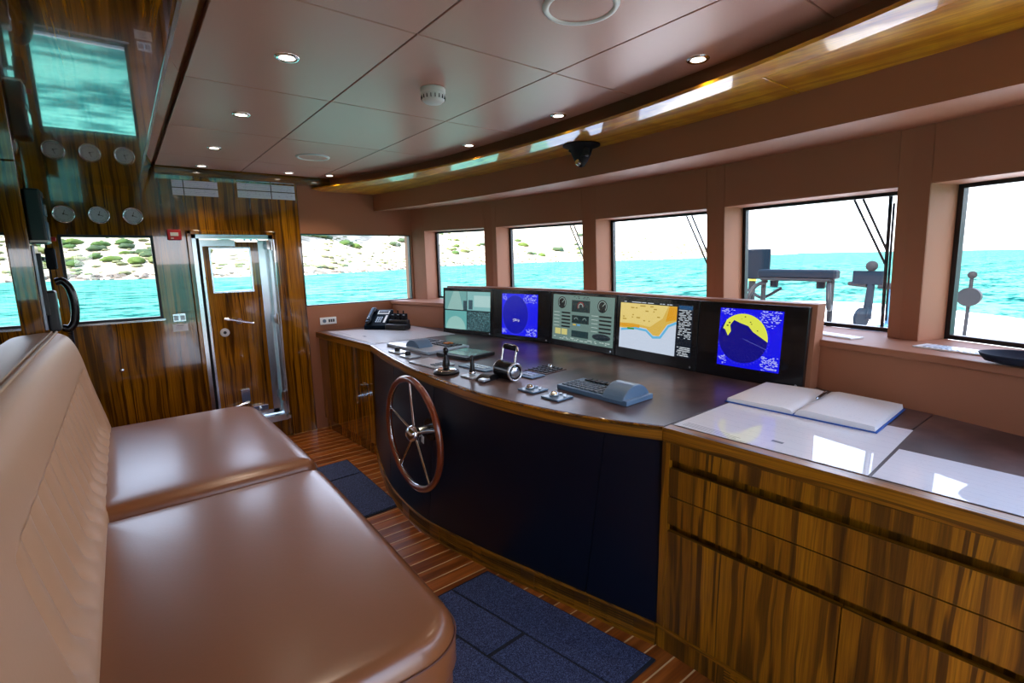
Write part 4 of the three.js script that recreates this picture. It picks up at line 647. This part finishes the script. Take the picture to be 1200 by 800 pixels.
// ------------------------------------------------------------------ gauges, plates and notices on the port wall
{
  const dialTex = canvasTex(256, 256, (g, w) => { g.fillStyle = '#cdd2dc'; g.fillRect(0, 0, w, w); g.strokeStyle = '#3a3f4c'; g.lineWidth = 3; for (let k = 0; k < 60; k++) { const a = k / 60 * 6.283; g.beginPath(); g.moveTo(128 + Math.cos(a) * 112, 128 + Math.sin(a) * 112); g.lineTo(128 + Math.cos(a) * (k % 5 ? 104 : 92), 128 + Math.sin(a) * (k % 5 ? 104 : 92)); g.stroke(); } g.strokeStyle = '#14161c'; g.lineWidth = 7; g.beginPath(); g.moveTo(128, 128); g.lineTo(190, 150); g.moveTo(128, 128); g.lineTo(150, 60); g.stroke(); });
  const dm = phy({ map: dialTex, roughness: 0.3, clearcoat: 1, clearcoatRoughness: 0.02 });
  [['brass-free chrome gauge over the port window next to the post', -0.262], ['chrome rimmed round gauge in the middle of the row of three', -0.08], ['chrome rimmed round gauge at the door end of the row', 0.105]].forEach(([l, x], i) => {
    const t = thing('round_gauge', l.replace('brass-free chrome', 'chrome rimmed round'), 'gauge', [x, 1.838, ZP + 0.001], 0, 'gauges over the port window');
    mesh('case', lathe([[0, 0], [0.062, 0], [0.064, 0.006], [0.058, 0.02], [0.052, 0.024], [0.049, 0.012], [0, 0.012]]).rotateX(Math.PI / 2), MAT.chrome, t);
    const dl = mesh('dial', new THREE.CircleGeometry(0.049, 32).translate(0, 0, 0.0165), dm, t);
    mesh('boss', cyl(0.005, 0.005, 0.006, 0, 0, 0, 12).rotateX(Math.PI / 2).translate(0, 0, 0.019), MAT.black, dl);
  });
  const a = thing('fire_call_point', 'small red fire call point beside the door frame', 'alarm', [0.335, 1.71, ZP + 0.001]); mesh('case', rbox(0.085, 0.075, 0.035, 0.006, 0, 0, 0.018), MAT.red, a); mesh('plate', rbox(0.05, 0.026, 0.004, 0.001, 0, 0.004, 0.037), MAT.white, a); mesh('key_slot', box(0.018, 0.008, 0.003, -0.015, -0.025, 0.0365), MAT.white, a);
  const s = thing('switch_plate', 'grey steel switch plate beside the door, above the white notice', 'switch', [0.303, 1.098, ZP + 0.001]); mesh('plate', rbox(0.085, 0.062, 0.01, 0.003, 0, 0, 0.005), MAT.steel, s); for (const x of [-0.02, 0.02]) mesh('rocker', rbox(0.028, 0.034, 0.006, 0.002, x, 0, 0.011), MAT.panelPale, s);
  const noteTex = canvasTex(256, 160, (g, w, h) => { g.fillStyle = '#e9edf4'; g.fillRect(0, 0, w, h); g.fillStyle = '#55627c'; g.fillRect(60, 26, 130, 10); g.fillStyle = '#9aa6ba'; for (let k = 0; k < 4; k++) g.fillRect(40, 60 + k * 20, 120 + 40 * rnd(), 5); });
  const n = thing('door_notice', 'small white notice card beside the door, below the switch', 'notice', [0.302, 1.022, ZP + 0.001]); mesh('card', rbox(0.098, 0.058, 0.004, 0.001, 0, 0, 0.002), MAT.white, n); mesh('print', new THREE.PlaneGeometry(0.09, 0.05).translate(0, 0, 0.0047), std({ map: noteTex, roughness: 0.6 }), n);
  const lk = thing('locker_catch', 'small chrome push catch on the wooden panel under the port window', 'catch', [-0.082, 0.748, ZP + 0.001]); mesh('button', lathe([[0, 0.008], [0.01, 0.008], [0.014, 0.004], [0.015, 0], [0, 0]]).rotateX(Math.PI / 2), MAT.chrome, lk); mesh('slot', box(0.012, 0.003, 0.002, 0, 0, 0.0085), MAT.black, lk);
  const pt = (s2, blue) => canvasTex(512, 200, (g, w, h) => { g.fillStyle = blue ? '#e2eefb' : '#ebecfb'; g.fillRect(0, 0, w, h); g.strokeStyle = '#8f9cc0'; g.lineWidth = 2; for (let k = 0; k < 7; k++) { g.beginPath(); g.moveTo(12, 20 + k * 26); for (let x = 12; x < w - 12; x += 14) g.lineTo(x, 20 + k * 26 + 14 * (fbm(x / w, k / 7, 8, 7, 2, s2) - 0.5)); g.stroke(); } marks(g, 20, 20, w - 40, h - 40, 90, '#a2acc8', 3); });
  const plan = (label, x0, x1, y0, y1, split, k) => { const t = thing('deck_plan', label, 'plan', [0, 0, ZP + 0.001]); mesh('sheet', rbox(x1 - x0, y1 - y0, 0.004, 0.001, (x0 + x1) / 2, (y0 + y1) / 2, 0.002), MAT.paper, t); mesh('print', new THREE.PlaneGeometry(x1 - x0 - 0.004, y1 - y0 - 0.004).translate((x0 + x1) / 2, (y0 + y1) / 2, 0.0047), std({ map: pt(k, k > 5), roughness: 0.6 }), t); mesh('fold_strip', [box(x1 - x0, 0.006, 0.002, (x0 + x1) / 2, (y0 + y1) / 2, 0.0055), box(0.006, y1 - y0, 0.002, split, (y0 + y1) / 2, 0.0055)], MAT.black, t); };
  plan('pale plan sheet with a cross strip above the fire call point', 0.358, 0.652, 1.998, 2.108, 0.43, 3); plan('pale plan sheet with a cross strip above the door, next to the leather', 0.785, 1.212, 2.005, 2.118, 1.03, 7);
}

// ------------------------------------------------------------------ floor mats
function floorMat(label, x0, x1, z0, z1, ribs, turn) {
  const t = thing('floor_mat', label, 'mat', [0, 0, 0]);
  const sk = turn ?? 0, P = [[x0, z0], [x1, z0 - 0.02], [x1 + sk, z1], [x0 + sk, z1 + 0.02]];
  mesh('border', prism(P.slice().reverse(), 0.0005, 0.007), MAT.matEdge, t);
  const at = (u, v) => [lerp(lerp(P[0][0], P[1][0], u), lerp(P[3][0], P[2][0], u), v), lerp(lerp(P[0][1], P[1][1], u), lerp(P[3][1], P[2][1], u), v)];
  for (const [u0, u1, v0, v1] of ribs) mesh('carpet_field', metreUV(prism([at(u0, v0), at(u1, v0), at(u1, v1), at(u0, v1)].reverse(), 0.003, 0.012), 'z', 1), MAT.matBlue, t);
}
floorMat('blue carpet mat with dark ribs on the planks beside the bench end', 0.66, 1.232, -1.80, -0.98, [[0.64, 0.985, 0.015, 0.985], [0.32, 0.62, 0.015, 0.49], [0.32, 0.62, 0.515, 0.985], [0.02, 0.30, 0.015, 0.3], [0.02, 0.30, 0.325, 0.985]], 0.18);
floorMat('blue carpet mat in front of the steering wheel', 0.62, 1.19, -3.60, -2.70, [[0.02, 0.30, 0.015, 0.985], [0.325, 0.985, 0.34, 0.985], [0.325, 0.985, 0.015, 0.32]], 0.0);

// ------------------------------------------------------------------ ceiling fittings
{
  const spots = [[0.522, -1.889, 'port door side, over the near seat cushion'], [0.522, -2.706, ''], [0.52, -3.554, ''], [0.53, -4.24, ''], [1.108, -4.225, ''], [1.41, -4.19, ''], [1.69, -1.085, ''], [1.765, -1.883, ''], [1.755, -2.663, '']];
  const lab = ['chrome downlight above the near seat cushion', 'chrome downlight above the far seat cushion', 'chrome downlight above the port end of the bench', 'chrome downlight in the ceiling over the door', 'chrome downlight between the door and the port ceiling speaker', 'chrome downlight in the front port corner of the ceiling', 'chrome downlight above the chart cabinet', 'chrome downlight above the throttle', 'chrome downlight above the camera view monitors'];
  spots.forEach(([x, z], i) => {
    const t = thing('downlight', lab[i], 'downlight', [x, HC - 0.0005, z], 0, 'ceiling downlights');
    mesh('bezel', lathe([[0.026, 0.0], [0.026, -0.004], [0.036, -0.005], [0.040, -0.002], [0.040, 0]]), MAT.chrome, t);
    mesh('lamp', lathe([[0, -0.0025], [0.026, -0.0025], [0.026, -0.0005], [0, -0.0005]]), MAT.lampOn, t);
    const s = new THREE.SpotLight(0xffe9cf, 0.22, 0, 0.85, 0.8, 2); s.position.set(x, HC - 0.012, z); s.target.position.set(x, 0, z); s.castShadow = true; s.name = 'downlight_beam'; scene.add(s, s.target);
  });
  [['large round ceiling speaker above the dark worktop', 1.079, -1.06], ['round ceiling speaker near the port wall', 1.081, -3.51]].forEach(([l, x, z]) => {
    const t = thing('ceiling_speaker', l, 'speaker', [x, HC - 0.0005, z], 0, 'ceiling speakers');
    mesh('ring', lathe([[0.088, 0], [0.088, -0.006], [0.094, -0.009], [0.102, -0.008], [0.106, -0.002], [0.106, 0]], 48), MAT.white, t);
    mesh('grille', lathe([[0, -0.004], [0.088, -0.004], [0.088, -0.001], [0, -0.001]], 48), MAT.ceiling, t);
  });
  const t = thing('smoke_detector', 'white smoke detector with side slots in the middle of the ceiling', 'detector', [1.076, HC - 0.0005, -1.885]);
  mesh('base', lathe([[0, 0], [0.048, 0], [0.05, -0.004], [0.05, -0.018], [0.047, -0.02], [0, -0.02]], 36), MAT.white, t);
  mesh('cap', lathe([[0.047, -0.02], [0.049, -0.028], [0.045, -0.046], [0.034, -0.056], [0, -0.058]].reverse(), 36), MAT.white, t);
  for (let k = 0; k < 18; k++) { const a = k / 18 * 6.283; const g = box(0.003, 0.014, 0.004, 0, -0.037, 0.0475).rotateY(a); mesh('slot', g, MAT.black, t); }
  const c = thing('dome_camera', 'black ceiling camera bracket hanging from the wooden cove', 'camera', [2.02, 2.089, -1.975]);
  mesh('mount', lathe([[0, 0], [0.10, 0], [0.10, -0.006], [0.06, -0.02], [0.052, -0.05], [0.034, -0.085], [0.016, -0.11], [0, -0.115]], 24), MAT.rubber, c);
  mesh('bracket', [rbox(0.03, 0.05, 0.09, 0.006, -0.02, -0.045, 0.02), rod([-0.03, -0.02, -0.06], [0.0, -0.08, 0.03], 0.008)], MAT.blackGloss, c); mesh('lens', cyl(0.014, 0.014, 0.02).rotateZ(1.2).translate(-0.035, -0.095, 0.01), MAT.chrome, c);
}

// ------------------------------------------------------------------ outside: roof, decks, sea, hillside
{
  const r = struct(mesh('trim_2', span(-4, 2.6, 2.33, 2.42, ZP - 0.3, ZS + 0.3), MAT.deckWhite));  // unseen roof slab, overhang added to keep sun out of the starboard doorway
  const d = thing('foredeck', 'white foredeck beyond the windscreen', 'deck', [0, 0, 0]);
  mesh('planking', prism([[2.2, ZP - 0.9], [2.95, ZP - 0.9], [12, -7.4], [17.6, -7.2], [18.1, -6.2], [18.2, -5.4], [17.3, -3.24], [16.1, -1.75], [12, 1.0], [2.95, ZS + 1.2], [2.2, ZS + 1.2]].reverse(), -0.2, -0.07), MAT.deckWhite, d);
  const sd = struct(mesh('trim_3', [span(-4, 2.4, -0.2, -0.09, ZS + 0.12, ZS + 1.3), span(-4, 2.4, -0.09, 0.45, ZS + 1.25, ZS + 1.3)], MAT.deckWhite));
  // sea
  const sg = new THREE.PlaneGeometry(24000, 24000, 1, 1).rotateX(-Math.PI / 2).translate(0, -4.5, 0), uv = sg.attributes.uv, p = sg.attributes.position; for (let i = 0; i < p.count; i++) uv.setXY(i, p.getX(i) / 1, p.getZ(i) / 1);
  const sea = mesh('sea', sg, phy({ map: rep(texWaterTone, 1 / 46, 1 / 46), roughness: 0.6, ior: 1.0, bumpMap: rep(texWave, 1 / 24, 1 / 24), bumpScale: 0.35 })); sea.userData = { kind: 'stuff', label: 'rippled turquoise sea around the yacht', category: 'sea' };
  // hillside along the shore
  const sh = [[-900, -330], [-300, -290], [-60, -272], [-19, -268], [12, -258], [58, -235], [96, -256], [150, -304], [210, -372], [277, -405], [369, -455], [480, -470], [560, -440], [700, -455], [1000, -600], [1500, -800], [2100, -980], [2700, -1120]];
  const sc = new THREE.CatmullRomCurve3(sh.map(([x, z]) => V(x, 0, z)), false, 'centripetal'), N = 260, rows = [], ins = [-4, 0, 4, 9, 16, 26, 40, 60, 85, 120, 165, 220, 300], hs = [-1.5, 0.2, 1.6, 3, 5, 8.5, 13, 20, 29, 40, 50, 58, 60];
  const hill = [];
  for (let j = ins.length - 1; j >= 0; j--) { const row = []; for (let i = 0; i <= N; i++) { const t = i / N, q = sc.getPoint(t), k = sc.getTangent(t), nx = k.z, nz = -k.x, s = 1 + 0.0; const fade = 1 - 0.75 * sst(0.8, 1.0, t), far = 1 + 1.6 * sst(600, 1500, q.x);
      const wob = 0.75 + 0.5 * fbm(t, j / 13, 24, 6, 4, 61), d2 = ins[j] * far + (j > 1 ? 5 * (fbm(t, j / 13, 90, 12, 2, 71) - 0.5) : 0); row.push([q.x + nx * d2, -4.5 + hs[j] * (j > 1 ? wob : 1) * fade * far, q.z + nz * d2]); } rows.push(row); }
  const hg = sheet(rows); { const u2 = hg.attributes.uv, pp = hg.attributes.position; for (let i = 0; i < pp.count; i++) u2.setXY(i, (pp.getX(i) + pp.getY(i)) / 60, (pp.getZ(i) - pp.getY(i) * 2) / 60); }
  const hm = mesh('hillside', hg, std({ map: texRock, roughness: 1 })); tag(hm, 'pale rocky hillside along the shore across the water', 'hill');
  const R = rows.length, surf = (t, v) => { const f = (1 - v) * (R - 1), a = Math.min(R - 2, Math.floor(f)), fr = f - a, i = t * N, ia = Math.min(N - 1, Math.floor(i)), fi = i - ia; const P = (j, k) => rows[j][k]; return [0, 1, 2].map((c) => lerp(lerp(P(a, ia)[c], P(a, ia + 1)[c], fi), lerp(P(a + 1, ia)[c], P(a + 1, ia + 1)[c], fi), fr)); };
  // shrubs: lumpy crowns
  const blob = (s) => { const g = mergeVertices(new THREE.IcosahedronGeometry(1, 3).deleteAttribute('uv').deleteAttribute('normal')), q = g.attributes.position; for (let i = 0; i < q.count; i++) { const v = V(q.getX(i), q.getY(i), q.getZ(i)), k = 0.72 + 0.5 * noise(v.x * 3 + 9, v.y * 3 + v.z * 2.2 + 9, 99, 99, s) + 0.18 * noise(v.x * 8 + 30, v.z * 8 + v.y * 5 + 30, 99, 99, s + 3); q.setXYZ(i, v.x * k, Math.max(-0.35, v.y * k * 0.75), v.z * k); } g.computeVertexNormals(); return g; };
  const blobs = [1, 2, 3, 4].map(blob), greens = [[0.035, 0.075, 0.014], [0.06, 0.10, 0.016], [0.03, 0.055, 0.022], [0.085, 0.105, 0.03]].map((c) => std({ color: rgb(...c), roughness: 1 }));
  // a copy of each green shrub that the windows frame, by place along the shore and height up the slope
  const lab2 = ['dark green rounded shrub', 'bright leaf-green rounded shrub', 'dull blue-green rounded shrub', 'olive yellow rounded shrub'].map((q) => q + ' on the pale hillside across the water');
  const T = (x) => { let lo = 0, hi = 1; for (let k = 0; k < 40; k++) { const m = (lo + hi) / 2; if (sc.getPoint(m).x < x) lo = m; else hi = m; } return lo; };
  const put = (x, v, s, k) => { const q = surf(T(x), v), m = mesh('shrub', blobs[k % 4], greens[k % 4]); m.position.set(q[0], q[1] + s * 0.15, q[2]); m.scale.set(s * (1.1 + 0.5 * rnd()), s * 0.8, s); m.rotation.y = rnd() * 6; tag(m, lab2[k % 4], 'shrub', 'shrubs on the hillside'); };
  for (let k = 0; k < 84; k++) put(-36 + 54 * rnd(), 0.36 + 0.40 * rnd(), 1.3 + 2.0 * rnd(), k);
  for (let k = 0; k < 16; k++) put(100 + 75 * rnd(), 0.5 + 0.3 * rnd(), 2.5 + 2.5 * rnd(), k);
  for (let k = 0; k < 18; k++) put(215 + 170 * rnd(), 0.42 + 0.35 * rnd(), 2.2 + 2.5 * rnd(), k);
  for (let k = 0; k < 16; k++) put(420 + 130 * rnd(), 0.42 + 0.3 * rnd(), 3 + 3 * rnd(), k);
  const inst = new THREE.InstancedMesh(blobs[2], std({ color: rgb(0.10, 0.11, 0.05), roughness: 1 }), 1500), mt = new THREE.Matrix4();
  for (let k = 0; k < 1500; k++) { const t = lerp(T(-250), T(1900), rnd()), q = surf(t, 0.2 + 0.75 * rnd()), s = (0.5 + 1.2 * rnd()) * (1 + 1.5 * sst(500, 1500, q[0])); mt.compose(V(...q), new THREE.Quaternion().setFromAxisAngle(V(0, 1, 0), rnd() * 6), V(s * 1.4, s * 0.7, s * 1.2)); inst.setMatrixAt(k, mt); }
  inst.name = 'scrub'; inst.userData = { kind: 'stuff', label: 'low dry scrub dotted over the hillside', category: 'scrub' }; shade(inst); scene.add(inst);
  const rocks = new THREE.InstancedMesh(new THREE.DodecahedronGeometry(1, 0), std({ color: rgb(0.12, 0.10, 0.085), roughness: 1 }), 420);
  for (let k = 0; k < 420; k++) { const t = lerp(T(-150), T(700), rnd()), q = surf(t, 0.07 + 0.1 * rnd()), s = 0.4 + 1.0 * rnd(); mt.compose(V(q[0], q[1], q[2]), new THREE.Quaternion().setFromAxisAngle(V(0.3, 1, 0.2).normalize(), rnd() * 6), V(s * 1.6, s * 0.7, s)); rocks.setMatrixAt(k, mt); }
  rocks.name = 'shore_rocks'; rocks.userData = { kind: 'stuff', label: 'dark rocks scattered along the waterline', category: 'rocks' }; shade(rocks); scene.add(rocks);
  // two low houses
  [['white flat house on the shore seen beside the door', 62, 0.55, 0.2], ['white flat house with a brown roof on the shore', 80, 0.50, 0.1]].forEach(([l, x, v, a], i) => { const q = surf(T(x), v), t = thing('house', l, 'house', [q[0], q[1] - 0.6, q[2]], a); mesh('wall', box(9, 3.6, 6, 0, 1.8, 0), MAT.deckWhite, t); mesh('roof', box(9.8, 0.4, 6.8, 0, 3.8, 0), i ? MAT.roofBrown : MAT.deckWhite, t); for (const wx of [-3, 0, 3]) mesh('window', box(1.1, 1.3, 0.1, wx, 2.0, 3.03), MAT.gym, t); });
}
// gym machines on the foredeck
{
  const DY = -0.07, tr = thing('treadmill', 'treadmill with wide dark console bar on the foredeck', 'treadmill', [6.5, DY, -2.70]);
  mesh('console', rbox(0.16, 0.11, 0.90, 0.03, 0, 1.315, 0, 3), MAT.gym, tr); mesh('tray', rbox(0.12, 0.03, 0.8, 0.01, -0.03, 1.25, 0), MAT.gymGrey, tr);
  for (const s of [-1, 1]) { mesh('upright', rod([0.02, 0.1, s * 0.40], [0.0, 1.27, s * 0.39], 0.03, 12), MAT.gymGrey, tr); mesh('arm', tube([[0, 1.22, s * 0.36], [-0.16, 1.16, s * 0.42], [-0.24, 1.02, s * 0.46], [-0.18, 0.93, s * 0.45], [0.0, 0.95, s * 0.40]], 0.026, 30), MAT.gymGrey, tr); mesh('cup_holder', cyl(0.05, 0.045, 0.08, 0.02, 1.19, s * 0.27), MAT.gym, tr); }
  mesh('running_deck', [rbox(1.7, 0.12, 0.82, 0.03, -0.75, 0.11, 0), rbox(1.6, 0.02, 0.55, 0.01, -0.75, 0.175, 0)], MAT.gym, tr);
  const bk = thing('upright_bike', 'exercise bike with square dark screen beside the treadmill', 'exercise bike', [6.8, DY, -3.40]);
  mesh('screen', rbox(0.06, 0.40, 0.46, 0.02, 0, 1.43, 0, 3), MAT.gym, bk); mesh('post', rod([0, 0.1, 0], [0.02, 1.3, 0], 0.045, 12), MAT.gymGrey, bk); mesh('handlebar', tube([[-0.05, 1.12, -0.25], [-0.22, 1.02, -0.25], [-0.1, 1.08, 0], [-0.2, 1.0, 0.25], [-0.05, 1.12, 0.42]], 0.02, 40), MAT.gymGrey, bk); mesh('label', box(0.02, 0.02, 0.1, -0.02, 1.215, 0.02), std({ color: rgb(0.7, 0.6, 0.02), roughness: 0.5 }), bk);
  mesh('frame', [rbox(0.9, 0.1, 0.12, 0.03, -0.3, 0.08, 0), rbox(0.12, 0.08, 0.5, 0.02, 0.1, 0.05, 0), rbox(0.12, 0.08, 0.5, 0.02, -0.7, 0.05, 0), rod([-0.6, 0.1, 0], [-0.55, 0.85, 0], 0.035)], MAT.gym, bk); mesh('saddle', rbox(0.26, 0.07, 0.18, 0.03, -0.55, 0.88, 0, 3), MAT.rubber, bk);
  const sb = thing('spin_bike', 'spin bike with black handlebar and small screen on the far foredeck', 'exercise bike', [11.2, DY, -3.28], Math.PI * 0.92);
  mesh('stem', rod([0.1, 0.3, 0.0], [-0.02, 1.0, 0.04], 0.08, 12, 0.06), MAT.gym, sb); mesh('screen', rbox(0.08, 0.26, 0.55, 0.02, 0, 1.08, 0.1), MAT.gym, sb); mesh('knob', new THREE.SphereGeometry(0.1, 16, 12).translate(0, 1.3, 0.05), MAT.rubber, sb); mesh('handlebar', [rod([-0.1, 0.9, -0.62], [0, 0.93, -0.1], 0.045), rod([-0.1, 0.95, 0.5], [0, 0.93, 0.1], 0.045)], MAT.rubber, sb);
  mesh('flywheel', cyl(0.2, 0.2, 0.06).rotateX(Math.PI / 2).translate(0.25, 0.33, 0), MAT.gym, sb); mesh('frame', [rbox(1.3, 0.12, 0.14, 0.03, -0.2, 0.1, 0), rbox(0.16, 0.1, 0.7, 0.03, 0.3, 0.05, 0), rbox(0.16, 0.1, 0.7, 0.03, -0.75, 0.05, 0), rod([-0.55, 0.1, 0], [-0.6, 0.9, 0], 0.04)], std({ color: rgb(0.02, 0.10, 0.2), roughness: 0.4 }), sb); mesh('saddle', rbox(0.28, 0.08, 0.2, 0.03, -0.6, 0.92, 0, 3), MAT.rubber, sb);
  const lp = thing('deck_searchlight', 'grey round searchlight on a short mast at the bow rail', 'searchlight', [12.2, DY, -2.06]);
  mesh('mast', rod([0, 0, 0], [0, 1.1, 0], 0.03, 10), MAT.gymGrey, lp); mesh('drum', cyl(0.17, 0.17, 0.16, 0, 0, 0, 24).rotateZ(Math.PI / 2).translate(0, 0.72, 0), MAT.gymGrey, lp); mesh('top', new THREE.SphereGeometry(0.07, 14, 10).translate(0, 1.12, 0), MAT.rubber, lp);
}
// windscreen wipers, parked at the starboard side of three windows
[[1, 'port'], [2, 'middle'], [3, 'starboard']].forEach(([i, s]) => {
  const F = facet(i), [, b] = WIN[i], w = DEEP + 0.02, at = (u, y, k = 0) => F.at(u, y, w + k);
  const t = thing('windscreen_wiper', ['black twin-arm wiper outside the window behind the idle radar monitor', 'black twin-arm wiper outside the window behind the chart monitor', 'black twin-arm wiper outside the window facing the treadmill'][i - 1], 'wiper', [0, 0, 0], 0, 'windscreen wipers');
  mesh('arm', rod(at(b - 0.29, HEAD + 0.02), at(b - 0.12, 1.44), 0.0055, 8), MAT.black, t); mesh('arm', rod(at(b - 0.25, HEAD + 0.02), at(b - 0.11, 1.49), 0.0055, 8), MAT.black, t);
  mesh('blade', [rod(at(b - 0.115, HEAD - 0.01), at(b - 0.115, SILL + 0.01), 0.008, 8), rod(at(b - 0.10, HEAD - 0.05), at(b - 0.10, SILL + 0.05), 0.005, 8)], MAT.gym, t); mesh('pivot', mapped(F.at, b - 0.32, b - 0.22, HEAD + 0.01, HEAD + 0.05, DEEP, DEEP + 0.04), MAT.black, t);
});

renderer.render(scene, camera);
